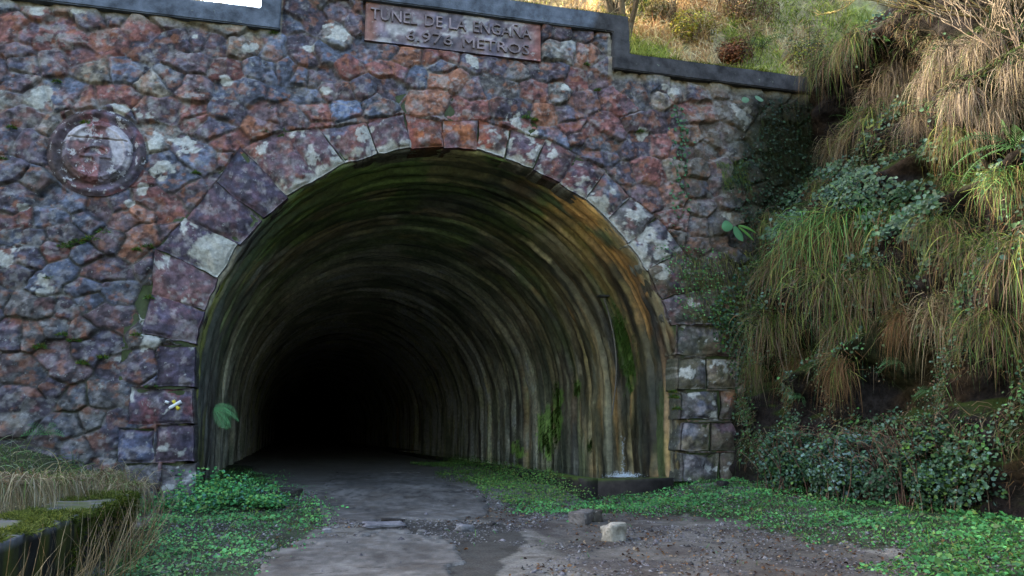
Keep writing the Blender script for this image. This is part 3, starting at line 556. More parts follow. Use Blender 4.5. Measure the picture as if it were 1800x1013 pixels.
# ------------------------------------------------------------------ tunnel lining
def lining():
    ys = [0.02, 0.021]; st = 0.035
    while ys[-1] < 95: ys.append(ys[-1]+st); st *= 1.0085
    ys = np.array(ys); R = AR-0.05
    leg = AZ+0.5; arc = math.pi*R; tot = arc+2*leg; ns = 420
    s = np.linspace(0, tot, ns)                    # from right base over crown to left base
    YY, SS = np.meshgrid(ys, s, indexing='ij')
    th = np.clip((SS-leg)/R, 0, math.pi)
    x = AX + R*np.cos(th); z = AZ + R*np.sin(th)
    z = np.where(SS < leg, AZ-(leg-SS), z); z = np.where(SS > leg+arc, AZ-(SS-leg-arc), z)
    # relief: formwork rings about 1.1 m, joint steps, rough vertical runs
    ring = YY/1.15 + 0.02*fbm(SS*0.8, YY*0.2, 7, 2); rid = np.floor(ring); rf = ring-rid
    r0 = 0.09*(hsh(rid.astype(int), (rid*0).astype(int), 3)-.5)
    jo = -0.09*np.exp(-((np.minimum(rf, 1-rf))/0.05)**2) + .03*np.exp(-((rf-.5)/.04)**2)
    st_ = 0.03*fbm(YY*1.4, SS*0.5, 8, 4) + 0.008*vn(YY*9, SS*0.9, 9) + 0.022*fbm(YY*4, SS*3, 10, 4)
    d = r0 + jo + st_
    mx_, mz_ = (AX-x), (AZ-z); mz_ = np.where((SS < leg) | (SS > leg+arc), 0, mz_); L = np.hypot(mx_, mz_)
    x = x + mx_/L*d*1.6; z = z + mz_/L*d*1.6
    x[0] = AX+(x[0]-AX)*1.22; z[0] = AZ+(z[0]-AZ)*1.22
    y = YY.ravel(); sf = SS.ravel(); V = np.stack([x.ravel(), y, z.ravel()], -1)
    sr = (sf-leg)/arc                            # 0 right springing, 1 left springing
    lowm = np.maximum(ss(0.34, 0.12, sr), ss(0.72, 0.92, sr)); rh = hsh(rid.astype(int), (rid*0).astype(int), 5).ravel()
    c = np.tile(srgb(92, 90, 82), (len(V), 1)); c = c*(0.75+0.5*rh)[:, None]
    n = fbm(y*0.9+2*vn(sf*.5, y*.3, 1), sf*0.5, 101, 6); c = mixm(c, ss(-0.1, 0.25, n)*0.75, srgb(46, 47, 44))
    n = fbm(y*2.2, sf*0.6, 111, 5); c = mixm(c, ss(0.02, 0.3, n)*0.5, srgb(40, 42, 40)); n = fbm(y*6, sf*3, 112, 5); c = c*(1+.5*n)[:, None]
    green = ss(0.14, 0.32, sr)*ss(1.0, 0.8, sr)*ss(12, 2, y); n = fbm(y*.8, sf*0.6, 103, 5)
    c = mixm(c, green*ss(-0.3, 0.2, n)*0.85, srgb(66, 82, 42)); n6 = fbm(y*1.6, sf*0.9, 108, 6); c = mixm(c, green*ss(0.0, 0.25, n6)*0.7, srgb(38, 42, 34)); c = mixm(c, green*ss(0.15, 0.3, fbm(y*1.2+9, sf*.8, 109, 5))*0.5, srgb(112, 100, 76))
    n = fbm(y*1.4, sf*0.35, 104, 5)
    orange = ss(0.40, 0.16, sr)*ss(11, 1.0, y); c = mixm(c, orange*ss(-0.3, 0.25, n)*0.8, srgb(112, 96, 56)); c = mixm(c, ss(.42, .3, sr)*ss(.0, .1, sr)*ss(2.6, .2, y)*ss(-.25, .15, fbm(y*2.0+3, sf*1.3, 116, 6))*.65, srgb(150, 106, 54)); c = mixm(c, orange*ss(.0, .22, fbm(y*2.8+13, sf*.7, 117, 6))*.75, srgb(34, 31, 26))
    n = fbm(y*3.2+.8*fbm(sf*.6, y, 7, 3), sf*0.5, 105, 5); c = mixm(c, orange*ss(0.05, 0.4, n)*0.65, srgb(160, 124, 78))
    n = fbm(y*2.1+7, sf*0.22, 106, 5); c = mixm(c, lowm*ss(0.02, 0.22, n)*0.8, srgb(34, 31, 28))
    n = fbm(y*3.6, sf*0.2, 102, 5); c = mixm(c, lowm*ss(0.08, 0.35, n)*0.55, srgb(116, 112, 92))
    ln_ = vn(y*15, sf*.12, 118)*vn(y*6, sf*.3, 119); c = c*(1-.75*ss(.12, .4, ln_))[:, None]*(1+.6*ss(.15, .45, -ln_))[:, None]
    n = fbm(y*1.3+31, sf*.5, 115, 5); c = mixm(c, lowm*ss(.12, .3, n)*ss(9, 1, y)*.6, srgb(70, 84, 40))
    c = mixm(c, np.exp(-((np.minimum(rf, 1-rf).ravel())/0.03)**2)*.6*(.5+.5*vn(sf*.8, rid.ravel(), 4)), srgb(24, 24, 22))
    # brighter runs deep inside on the right
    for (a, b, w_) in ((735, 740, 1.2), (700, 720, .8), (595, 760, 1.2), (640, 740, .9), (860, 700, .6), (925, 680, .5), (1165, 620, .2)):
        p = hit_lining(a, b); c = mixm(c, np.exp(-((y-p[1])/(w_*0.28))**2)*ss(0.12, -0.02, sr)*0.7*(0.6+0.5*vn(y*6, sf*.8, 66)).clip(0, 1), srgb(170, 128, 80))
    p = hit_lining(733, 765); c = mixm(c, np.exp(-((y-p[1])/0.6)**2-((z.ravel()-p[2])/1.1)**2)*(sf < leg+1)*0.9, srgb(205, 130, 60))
    # left edge: yellow-green stripe, pale lime wash
    ye = np.exp(-((y-0.42)/0.13)**2)*ss(.82, 1.0, sr)*ss(-.4, .2, z.ravel()-1.6+.5*fbm(y*2, sf, 77, 3)); c = mixm(c, ye*0.85, srgb(140, 148, 34))
    c = mixm(c, np.exp(-((y-0.22)/0.07)**2)*ss(.8, 1.0, sr)*0.8, srgb(150, 140, 120))
    c = mixm(c, ss(0.62, 0.8, sr)*ss(3, .4, y)*ss(0, .3, fbm(y*3, sf*.6, 78, 4))*0.6, srgb(104, 104, 44))
    # bright moss patches
    for (a, b, ry, rz) in ((1102, 610, .35, .55), (1112, 650, .25, .45), (985, 720, .5, .7), (960, 760, .8, .6), (1095, 560, .2, .3), (1020, 685, .3, .2), (910, 790, .8, .3)):
        p = hit_lining(a, b); d2 = ((y-p[1])/ry)**2 + ((z.ravel()-p[2])/rz)**2
        c = mixm(c, ss(0.25, -0.15, d2-1+1.6*fbm(y*5, sf*3, 67, 5))*(sr < .5)*0.7, srgb(74, 100, 40))
    # lime streaks
    for (a, b, w_) in ((905, 378, .5), (960, 450, .9), (375, 700, .1)):
        p = hit_lining(a, b); d2 = ((y-p[1])/.10)**2 + ((z.ravel()-p[2])/(w_*.4))**2; c = mixm(c, ss(1.2, .2, d2+.9*fbm(y*6, sf*6, 68, 3))*(sr < .5)*0.7, srgb(160, 150, 120))
    c = c*(1+.3*fbm(y*7, sf*3, 121, 4))[:, None]; c = mixm(c, ss(.0, .35, fbm(y*.9+40, sf*.8, 122, 5))*.55, srgb(44, 48, 38))
    c = c/KALB*(1.5-.55*ss(.3, .1, sr)*ss(6, 2, y)+.9*green+9*ss(2, 18, y))[:, None]; c[:ns*2] = srgb(66, 76, 40)  # colour lightened with depth to make up for daylight falling off
    F = grid_faces(len(ys), ns)[:, ::-1]
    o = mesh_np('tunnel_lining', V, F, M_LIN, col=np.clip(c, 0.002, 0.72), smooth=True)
    return tag(o, 'dark streaked concrete tunnel vault behind the stone arch', 'tunnel')
lining()
# black cap standing in for the darkness of the tunnel beyond
bm = bmesh.new(); bmesh.ops.create_grid(bm, x_segments=8, y_segments=8, size=6, matrix=Matrix.Translation((AX, 94, 2)) @ Matrix.Rotation(math.pi/2, 4, 'X'))
o = bm_mesh('tunnel_end', bm, plain_mat('dark_cap', (0.01, 0.01, 0.01), 1.0)); tag(o, kind='structure')
# solid mass around the tunnel so no light leaks in: hill over the vault
# ------------------------------------------------------------------ hills
def hill_z(x, y):
    return (7.25 + 0.85*ss(5.4, 6.6, x) + 0.42*np.maximum(x-6.2, 0)*ss(.4, 2.2, y) + (ss(0, 5, x)*0.50+ss(5, 7.5, x)*.45*ss(14, 6, y))*np.maximum(y-0.5, 0) + ss(3, -3, x)*0.05*np.maximum(y-.5, 0) + 0.25*fbm(x*.7, y*.7, 120, 4)
            + ss(-5, -12, x)*2.0)
hx = np.concatenate([np.linspace(-60, -8, 24)[:-1], np.arange(-8, 16, 0.16), np.linspace(16, 90, 24)]); hy = np.concatenate([np.arange(0.46, 14, 0.16), np.linspace(14, 96, 50)])
X, Y = np.meshgrid(hx, hy, indexing='ij'); Z = hill_z(X, Y); V = np.stack([X, Y, Z], -1).reshape(-1, 3)
hc = np.tile(srgb(196, 178, 136), (len(V), 1)); hc = mixm(hc, ss(0, .3, fbm(V[:, 0], V[:, 1], 121, 4))*0.8, srgb(150, 166, 76)); hc = mixm(hc, ss(0.05, .3, fbm(V[:, 0]*1.3, V[:, 1]*1.3, 122, 4))*0.6, srgb(70, 56, 44))
tag(mesh_np('hill', V, grid_faces(len(hx), len(hy)), M_HILL, col=hc, smooth=True), kind='structure')
# added bank, unseen left of the frame, to block some sun and sky
bx = np.linspace(-70, -9.0, 40); by = np.linspace(-70, 0.4, 60); X, Y = np.meshgrid(bx, by, indexing='ij')
Z = 0.2 + 2.3*ss(-9.0, -13.5, X) + 0.5*fbm(X*.4, Y*.4, 130, 3); V = np.stack([X, Y, Z], -1).reshape(-1, 3)
tag(mesh_np('hill', V, grid_faces(40, 60), M_HILL, col=np.tile(srgb(84, 90, 50), (len(V), 1)), smooth=True), kind='structure')
# ------------------------------------------------------------------ cliff
cy = np.concatenate([np.linspace(-60, -13, 30)[:-1], np.arange(-13, 3.2, 0.05)]); cz = np.arange(-0.8, 14.5, 0.05)
Y, Z = np.meshgrid(cy, cz, indexing='ij'); X = cliff_x(Y, Z)
V = np.stack([X.ravel(), Y.ravel(), Z.ravel()], -1)
cc = np.tile(srgb(66, 60, 58), (len(V), 1)); y_, z_ = V[:, 1], V[:, 2]
cc = mixm(cc, ss(0, .3, fbm(y_*1.2, z_*2.4, 140, 4))*0.7, srgb(56, 50, 48)); cc = mixm(cc, ss(0.0, .3, fbm(y_*.9, z_*.9, 141, 4))*0.75, srgb(58, 62, 32)); cc = mixm(cc, ss(0.15, .35, fbm(y_*1.5, z_*2.2, 142, 4))*0.6, srgb(84, 66, 48)); cc = .5*cc*(1+.6*fbm(y_*5, z_*9, 143, 4))[:, None]
tag(mesh_np('cliff', V, grid_faces(len(cy), len(cz))[:, ::-1], M_ROCK, col=cc.clip(.003, 1)), kind='structure')
# ------------------------------------------------------------------ vegetation generators
def blade_arrays(roots, d0, length, width, grav, croot, ctip, segs=5, curl=0.15):
    n = len(roots); roots = np.asarray(roots, float); d = np.asarray(d0, float); d = d/np.linalg.norm(d, axis=1)[:, None]
    length = np.broadcast_to(length, (n,)); width = np.broadcast_to(width, (n,)); grav = np.broadcast_to(grav, (n,))
    side = np.cross(d, rng.normal(size=(n, 3))+np.array([-.6, -.8, 0])); side /= np.linalg.norm(side, axis=1)[:, None]+1e-9
    p = roots.copy(); V = np.empty((n, segs+1, 2, 3)); C = np.empty((n, segs+1, 2, 3)); cur = rng.normal(size=(n, 3))*curl
    for k in range(segs+1):
        t = k/segs; w = (width*(1-t**2*0.85)*0.5)[:, None]
        V[:, k, 0] = p-side*w; V[:, k, 1] = p+side*w; C[:, k] = (croot*(1-t)+ctip*t)[:, None, :]
        d = d + np.array([0, 0, -1])*grav[:, None]/segs + cur/segs; d /= np.linalg.norm(d, axis=1)[:, None]
        p = p + d*(length/segs)[:, None]
    base = (np.arange(n)*(segs+1)*2)[:, None, None] + (np.arange(segs)*2)[None, :, None]
    F = base + np.array([0, 1, 3, 2])[None, None]
    return V.reshape(-1, 3), F.reshape(-1, 4), C.reshape(-1, 3)
def leaf_arrays(cen, nrm, size, col, aspect=0.7, fold=0.25):
    n = len(cen); nrm = nrm/np.linalg.norm(nrm, axis=1)[:, None]
    a = np.cross(nrm, rng.normal(size=(n, 3))); a /= np.linalg.norm(a, axis=1)[:, None]; b = np.cross(nrm, a)
    size = np.broadcast_to(size, (n,))[:, None]
    V = np.empty((n, 6, 3)); V[:, 0] = cen-a*size*.5; V[:, 3] = cen+a*size*.5 - nrm*size*.12
    V[:, 1] = cen-a*size*.18+b*size*aspect*.5+nrm*size*fold*.4; V[:, 2] = cen+a*size*.2+b*size*aspect*.42+nrm*size*fold*.3
    V[:, 5] = cen-a*size*.18-b*size*aspect*.5+nrm*size*fold*.4; V[:, 4] = cen+a*size*.2-b*size*aspect*.42+nrm*size*fold*.3
    i = (np.arange(n)*6)[:, None]; F = np.concatenate([i+np.array([0, 3, 2, 1]), i+np.array([0, 5, 4, 3])])
    return V.reshape(-1, 3), F, np.repeat(col, 6, axis=0)
def pal(n, cols, w=None, jit=0.22):
    c = np.array([srgb(*x) for x in cols]); k = rng.choice(len(c), n, p=w); return c[k]*(1+jit*rng.normal(size=(n, 1))).clip(0.4, 1.7)
def merge(parts):
    Vs, Fs, Cs = [], [], []; o = 0
    for V, F, C in parts: Vs.append(V); Fs.append(F+o); Cs.append(C); o += len(V)
    return np.concatenate(Vs), np.concatenate(Fs), np.concatenate(Cs)
def tube_arrays(path, r0, r1, col, sides=6):
    path = np.asarray(path, float); n = len(path); V = []; 
    for k in range(n):
        d = path[min(k+1, n-1)]-path[max(k-1, 0)]; d /= np.linalg.norm(d)+1e-9
        a = np.cross(d, [0.3, 0.9, 0.2]); a /= np.linalg.norm(a); b = np.cross(d, a); r = r0+(r1-r0)*k/(n-1)
        for s_ in range(sides):
            t = 2*math.pi*s_/sides; V.append(path[k]+(a*math.cos(t)+b*math.sin(t))*r)
    F = [(k*sides+s_, k*sides+(s_+1) % sides, (k+1)*sides+(s_+1) % sides, (k+1)*sides+s_) for k in range(n-1) for s_ in range(sides)]
    return np.array(V), np.array(F), np.tile(col, (len(V), 1))
DRY = [(178, 158, 122), (140, 116, 86), (108, 84, 58), (158, 140, 116), (186, 172, 138)]
GREY = [(138, 124, 110), (114, 98, 88), (156, 144, 128), (88, 72, 62)]
RUST = [(136, 100, 64), (104, 78, 54), (156, 124, 88)]
GRN = [(96, 122, 58), (118, 140, 72), (74, 100, 54), (134, 142, 72), (62, 90, 60)]
GRN2 = [(78, 130, 66), (100, 154, 84), (60, 108, 64), (126, 168, 102)]
# ---- hanging tussock variants (local: cliff face towards -x)
def tussock_mesh(kind, nb=400, size=1.0):
    out = []
    for layer, m in ((0, int(nb*1.1)), (1, int(nb*.75))):
        y = rng.normal(size=m)*0.27*size; z = rng.normal(size=m)*0.13*size - (.05 if layer else 0); x = -0.02+0.10*rng.random(m) - 0.13*np.exp(-(y/0.3)**2)
        q_ = rng.integers(0, 7, m); y = y*.6+(q_-3)*.09; 
        d = np.stack([-0.5-0.7*rng.random(m), y*1.5+0.9*rng.normal(size=m), -0.2+1.1*rng.random(m)], -1)
        if layer: L = (0.5+0.8*rng.random(m)**1.5)*size; g = 3.0+4*rng.random(m); cu = .7
        else: L = (0.10+0.38*rng.random(m))*size; g = 1.2+3.2*rng.random(m); cu = 1.6
        gr = {'dry': .2, 'grey': .12, 'green': .95, 'mixed': .8, 'rust': .35}[kind]*(1.0 if layer == 0 else .55)
        isg = (rng.random(m) < gr)[:, None]; dead = {'dry': DRY, 'grey': GREY+DRY[:1], 'green': RUST[1:]+DRY[1:3], 'mixed': RUST[1:]+DRY[1:4]+GREY[:2], 'rust': RUST}[kind]
        gn = GRN2+GRN if kind == 'green' else GRN; a = np.where(isg, pal(m, gn)*(1.35 if kind == 'green' else 1.05), pal(m, dead)*(1.25 if kind == 'grey' else 1)); b = np.where(isg & (rng.random((m, 1)) < .72), a*1.1, pal(m, dead)*(1.2 if kind == 'grey' else .9))
        if kind == 'rust' : y *= .6
        out.append(blade_arrays(np.stack([x, y, z], -1), d, L, 0.007+0.008*rng.random(m)**2, g, a*(.6+.7*rng.random((m, 1))), b, 6, cu))
    return merge(out)
TM = {}
for kd in ('dry', 'grey', 'green', 'mixed', 'rust'):
    for v in range(3):
        V, F, C = tussock_mesh(kd); o = mesh_np('grass_tussock', V, F, M_BLADE, col=C.clip(0, 1)); TM[kd, v] = o.data; bpy.data.objects.remove(o)
TUS = [  # px, py, kind, size, label
 (1462, 98, 'mixed', .9, 'straw coloured grass tussock hanging right beside the end of the dark coping'),
 (1500, 70, 'mixed', .7, 'small straw tussock directly above the one beside the coping end'),
 (1590, 118, 'grey', .9, 'greyish tussock draped under the bare overhanging twigs'),
 (1555, 150, 'grey', .8, 'thin grey brown tussock hanging below the bare twigs, left of its greyer neighbour'),
 (1530, 208, 'mixed', 1.0, 'olive and straw tussock on the ledge right of the dark cave below the coping'),
 (1480, 250, 'dry', .8, 'pale brown tussock fringe at the lower lip of the dark hollow'),
 (1665, 92, 'grey', .74, 'large grey straw tussock high on the cliff, left of two paler ones'),
 (1725, 80, 'grey', .74, 'broad pale grey tussock, topmost near the right picture edge'),
 (1785, 120, 'grey', .74, 'pale grey tussock cut by the right picture edge, upper one'),
 (1690, 165, 'grey', .8, 'bleached grey tussock in the middle of the pale hanging curtain'),
 (1755, 190, 'grey', .75, 'grey tussock at the bottom of the pale curtain above the fern'),
 (1640, 140, 'grey', .75, 'grey tussock hanging at the left border of the pale curtain'),
 (1685, 235, 'mixed', .8, 'rusty tussock hanging beside the small dark rock hole'),
 (1420, 405, 'green', 1.25, 'fresh green tussock, leftmost of the big green ones in mid cliff'),
 (1490, 385, 'green', 1.35, 'largest bright green tussock in the middle of the cliff'),
 (1560, 395, 'green', 1.2, 'green tussock, rightmost of the big green ones in mid cliff'),
 (1370, 465, 'mixed', 1.0, 'olive tussock close to the right end of the stone wall'),
 (1360, 560, 'mixed', 1.15, 'orange brown tussock hanging nearest to the right jamb quoins'),
 (1452, 490, 'mixed', 1.15, 'rust brown tussock hanging straight below the largest green one'),
 (1500, 560, 'mixed', 1.2, 'long brown tussock, lowest of those in mid cliff above the brambles'),
 (1545, 480, 'mixed', 1.0, 'brown green tussock below the rightmost green one'),
 (1650, 395, 'mixed', 1.0, 'sparse olive tussock above the bare rock face at the right'),
 (1705, 320, 'green', 1.0, 'bright green tussock under the rusty one near the rock hole'),
 (1775, 310, 'green', 1.0, 'green tussock directly beneath the fern at the picture edge'),
 (1720, 430, 'mixed', 1.25, 'tall straw and olive tussock in the right part of the cliff'),
 (1785, 440, 'mixed', 1.2, 'brown tussock cut by the right picture edge, lower one'),
 (1665, 540, 'dry', 1.25, 'long straw tussock hanging lowest at the right, above the blue green bramble'),
 (1745, 560, 'mixed', 1.1, 'shadowed brown tussock right of the long straw one'),
 (1405, 640, 'rust', .8, 'rust coloured tussock column low on the cliff, second from the right quoins'),
 (1475, 640, 'rust', .8, 'rusty hanging tussock just above the middle of the bramble bank'),
 (1580, 560, 'rust', .75, 'rust brown tussock beside the dark rock gap in the lower cliff'),
 (1440, 330, 'mixed', .7, 'olive tussock above the leftmost big green one'),
 (1610, 215, 'grey', .6, 'small grey tussock on the ledge left of the pale curtain'),
 (1400, 150, 'mixed', .5, 'small olive tussock touching the very end of the coping'),
 (1320, 400, 'mixed', .6, 'small dark tussock with dead blades under the broad leaved plant'),
 (1330, 640, 'mixed', .7, 'small green brown tussock beside the lower right quoins'),
]
def cliff_normal(p):
    e = 0.25; dy = (cliff_x(p[1]+e, p[2])-cliff_x(p[1]-e, p[2]))/(2*e); dz = (cliff_x(p[1], p[2]+e)-cliff_x(p[1], p[2]-e))/(2*e)
    n = np.array([-1, float(dy), float(dz)]); return n/np.linalg.norm(n)
for i, (px, py, kd, sz, lab) in enumerate(TUS):
    p = hit_cliff(px, py)
    if p[1] > -0.15: p[1] = -0.15
    o = bpy.data.objects.new('grass_tussock', TM[kd, i % 3]); COL.objects.link(o); o.location = p + np.array([-0.03, -.05, 0]); o.rotation_euler = (0, 0, random.uniform(.15, .7)); sz = sz*96*float((p-CAM)@Fw)/1450/1.0; o.scale = (sz, sz*random.uniform(.9, 1.15), sz*random.uniform(.95, 1.2))
    tag(o, lab, 'grass tussock', 'grass tussocks hanging on the cliff')
# ---- filler grass on cliff (stuff)
def cavmask(P):
    a, b = project(P); m = np.ones(len(P), bool)
    a = a+16*fbm(P[:, 1]*3, P[:, 2]*3, 301, 3); b = b+16*fbm(P[:, 1]*3, P[:, 2]*3, 302, 3)
    for (cx, cy_, rx, ry) in GAPS: m &= ((a-cx)/rx)**2+((b-cy_)/ry)**2 > 1.1
    return m
def cliff_points(n, ylo=-8.5, yhi=0.0, zlo=0.4, zhi=12):
    y = rng.uniform(ylo, yhi, n); z = rng.uniform(zlo, zhi, n); x = cliff_x(y, z); return np.stack([x, y, z], -1)
def clumpmask(P, sc, seed, thr): return fbm(P[:, 1]*sc, P[:, 2]*sc, seed, 3) > thr
Pc = cliff_points(80000, -9, 1.2, .4, 12.5); px_, py_ = project(Pc); Pc = Pc[(fbm(Pc[:, 1]*1.6, Pc[:, 2]*2.0, 150, 3) > 0.0) & (px_ > 1300) & (px_ < 1840)]
Pc = Pc[cavmask(Pc)]; n = len(Pc)
hi = ss(5.0, 7.5, Pc[:, 2]); isdry = rng.random(n) < (0.22+0.45*hi)
ca = np.where(isdry[:, None], pal(n, DRY+GREY), pal(n, GRN+GRN2)); cb = np.where((rng.random(n) < .5)[:, None], pal(n, DRY+RUST), ca)
d = np.stack([-1+0*Pc[:, 0], .5*rng.normal(size=n), .2+.5*rng.random(n)], -1)
Px = cliff_points(9000, -15, -7.4, .2, 9); Px = Px[fbm(Px[:, 1]*1.3, Px[:, 2]*1.8, 155, 3) > -.1]; kx = len(Px)
XB = blade_arrays(Px, np.stack([-1+0*Px[:, 0], .7*rng.normal(size=kx), .3+.5*rng.random(kx)], -1), .25+.55*rng.random(kx)**1.5, .014, 3+2*rng.random(kx), pal(kx, GRN+GRN2+DRY[1:3]), pal(kx, GRN+DRY+RUST), 4, .9)
V, F, C = blade_arrays(Pc, d, .10+.24*rng.random(n), .009+.005*rng.random(n), 1.5+2.5*rng.random(n), ca*.6, cb*.6, 3, .7)
V, F, C = merge([(V, F, C), XB]); tag(mesh_np('cliff_grass', V, F, M_BLADE, col=C.clip(0, 1)), 'short mixed green and dead grass growing all over the cliff', 'grass', kind='stuff')
Pl = cliff_points(40000, -9, 0, .2, 9); a, b = project(Pl); Pl = Pl[(a > 1300) & (a < 1840) & cavmask(Pl)][:7000]; n = len(Pl); Pl[:, 0] -= .03*rng.random(n)
V, F, C = blade_arrays(Pl, np.stack([-.25+.2*rng.normal(size=n), .8*rng.normal(size=n), -.6+.7*rng.normal(size=n)], -1), .06+.28*rng.random(n)**2, .005+.005*rng.random(n), 1.0*rng.random(n), pal(n, RUST+GREY+DRY[1:3]+[(70, 60, 52), (58, 66, 40)]), pal(n, RUST+GREY+[(84, 92, 56)]), 3, 1.0)
tag(mesh_np('cliff_litter', V, F, M_BLADE, col=C.clip(0, 1)), 'dead stems and litter clinging to the dark cliff', 'dead stems', kind='stuff')
# ---- grass above the wall on the sunlit slope (stuff)
n = 60000; x = rng.uniform(5.4, 14, n); y = .5+6.5*rng.random(n)**1.4; z = hill_z(x, y); m = fbm(x*1.2, y*1.2, 151, 3) > -.25; R_ = np.stack([x, y, z], -1)[m]; n = len(R_)
zn = fbm(R_[:, 0]*1.1, R_[:, 1]*1.1, 152, 3)[:, None]; ca = 1.7*np.where(zn > .05, pal(n, [(210, 184, 130), (190, 160, 110), (170, 126, 88), (226, 210, 160)]), pal(n, [(130, 150, 66), (110, 132, 62), (168, 172, 76), (92, 116, 60)])); cb = np.where(zn > .05, pal(n, [(236, 220, 176), (216, 180, 130), (200, 140, 100)]), pal(n, [(180, 186, 84), (150, 160, 80), (210, 200, 110)]))
d = np.stack([-.4+.6*rng.normal(size=n), -.6+.5*rng.normal(size=n), 1+0*R_[:, 0]], -1)
V, F, C = blade_arrays(R_, d, (.12+.5*rng.random(n)**1.5)*(1+.9*fbm(R_[:, 0]*1.8, R_[:, 1]*1.8, 153, 3)), .010+.010*rng.random(n), .4+3.0*rng.random(n), ca*(1+.7*fbm(R_[:, 0]*2.5, R_[:, 1]*2.5, 154, 3))[:, None], 1.6*cb, 4, .9)
tag(mesh_np('slope_grass', V, F, M_BLADE, col=C.clip(0, 1)), 'sunlit yellow and olive grass on the slope above the wall', 'grass', kind='stuff')
# ---- ivy on cliff (stuff) and ivy on wall end
IVY = [(58, 92, 58), (74, 108, 66), (48, 80, 60), (90, 120, 84), (98, 128, 108)]
def leaves_on_cliff(n, pxr, pyr, size, cols, seed, thr, off=.06):
    P_ = cliff_points(n*14, -9, 0, .3, 9.5); a, b = project(P_); m = (a > pxr[0]) & (a < pxr[1]) & (b > pyr[0]) & (b < pyr[1]) & (fbm(P_[:, 1]*1.4, P_[:, 2]*1.4, seed, 3) > thr)
    m &= cavmask(P_); P_ = P_[m][:n]; k = len(P_); P_ = P_ + np.stack([-off*rng.random(k)*2.2, .05*rng.normal(size=k), .05*rng.normal(size=k)], -1)
    nr = np.stack([-1+0*P_[:, 0], -.8+.5*rng.normal(size=k), .6+.5*rng.normal(size=k)], -1)
    return leaf_arrays(P_, nr, size*(.6+.7*rng.random(k)), pal(k, cols), .75)
V, F, C = merge([leaves_on_cliff(5200, (1330, 1660), (280, 420), .075, IVY, 160, -.1, .12), leaves_on_cliff(2200, (1300, 1830), (400, 860), .045, IVY+GRN2[:2], 164, .05, .05), leaves_on_cliff(1800, (1330, 1830), (560, 860), .03, [(90, 70, 50), (120, 96, 66)]+IVY, 165, -.2, .1), leaves_on_cliff(1800, (1620, 1830), (240, 470), .075, IVY, 161, .1), leaves_on_cliff(1200, (1300, 1800), (420, 760), .06, IVY, 162, .18), leaves_on_cliff(1500, (1380, 1800), (20, 300), .06, IVY+[(120, 132, 50)], 163, .15)])
tag(mesh_np('ivy', V, F, M_LEAF, col=C.clip(0, 1)), 'ivy and small leaves covering the cliff ledges', 'ivy', kind='stuff')
def wall_leaves(n, poly, size, cols, thick=.12, seed=1):
    out = []; P_ = []
    xs = [q_[0] for q_ in poly]; ys_ = [q_[1] for q_ in poly]
    a = rng.uniform(min(xs), max(xs), n*3); b = rng.uniform(min(ys_), max(ys_), n*3)
    m = inpoly(a+8*vn(a/14, b/14, seed), b+8*vn(a/14, b/14, seed+1), poly); a = a[m][:n]; b = b[m][:n]; k = len(a)
    P_ = np.array([on_y(u_, v_, -0.1) for u_, v_ in zip(a, b)]); P_[:, 1] -= thick*rng.random(k)
    nr = np.stack([.4*rng.normal(size=k), -1+0*a, .5+.4*rng.normal(size=k)], -1)
    return leaf_arrays(P_, nr, size*(.6+.7*rng.random(k)), pal(k, cols), .75)
def wall_grass(n, poly, cols, L=.3, seed=1):
    xs = [q_[0] for q_ in poly]; ys_ = [q_[1] for q_ in poly]; a = rng.uniform(min(xs), max(xs), n*3); b = rng.uniform(min(ys_), max(ys_), n*3)
    m = inpoly(a+8*vn(a/14, b/14, seed), b+8*vn(a/14, b/14, seed+1), poly); a = a[m][:n]; b = b[m][:n]; k = len(a)
    P_ = np.array([on_y(u_, v_, -0.06) for u_, v_ in zip(a, b)]); d = np.stack([.5*rng.normal(size=k), -1+0*a, .3*rng.random(k)], -1)
    cc_ = pal(k, cols); return blade_arrays(P_, d, L*(.5+rng.random(k)), .010, 3+2*rng.random(k), cc_, pal(k, cols), 4, .5)
V, F, C = merge([wall_leaves(1300, [(1345, 170), (1420, 180), (1425, 420), (1330, 460), (1300, 380), (1270, 330), (1300, 270), (1330, 240)], .055, [(48, 72, 46), (58, 84, 52), (40, 58, 40)], .15, 2),
                 wall_leaves(1700, [(1290, 470), (1345, 450), (1345, 850), (1300, 850), (1292, 700), (1262, 610), (1240, 560)], .06, IVY+[(96, 128, 52)], .2, 3), wall_leaves(500, [(1150, 430), (1260, 440), (1290, 580), (1200, 560)], .04, GRN2, .1, 4)])
tag(mesh_np('wall_ivy', V, F, M_LEAF, col=C.clip(0, 1)), 'dark ivy covering the right end of the stone wall', 'ivy', kind='stuff')
V, F, C = merge([wall_grass(1800, [(1180, 445), (1320, 440), (1330, 600), (1270, 600), (1220, 540)], [(112, 116, 60), (96, 104, 50), (146, 136, 92)], .2, 5), wall_grass(900, [(1330, 180), (1430, 190), (1420, 330), (1340, 300)], [(52, 60, 36), (70, 76, 44)], .3, 6), wall_grass(400, [(1260, 280), (1310, 280), (1320, 330), (1270, 320)], GRN, .2, 7), wall_grass(350, [(560, 262), (620, 262), (620, 300), (560, 300)], GRN, .01, 8)])
tag(mesh_np('wall_moss', V, F, M_BLADE, col=C.clip(0, 1)), 'olive mossy grass hanging over the right side of the stone wall', 'moss', kind='stuff')
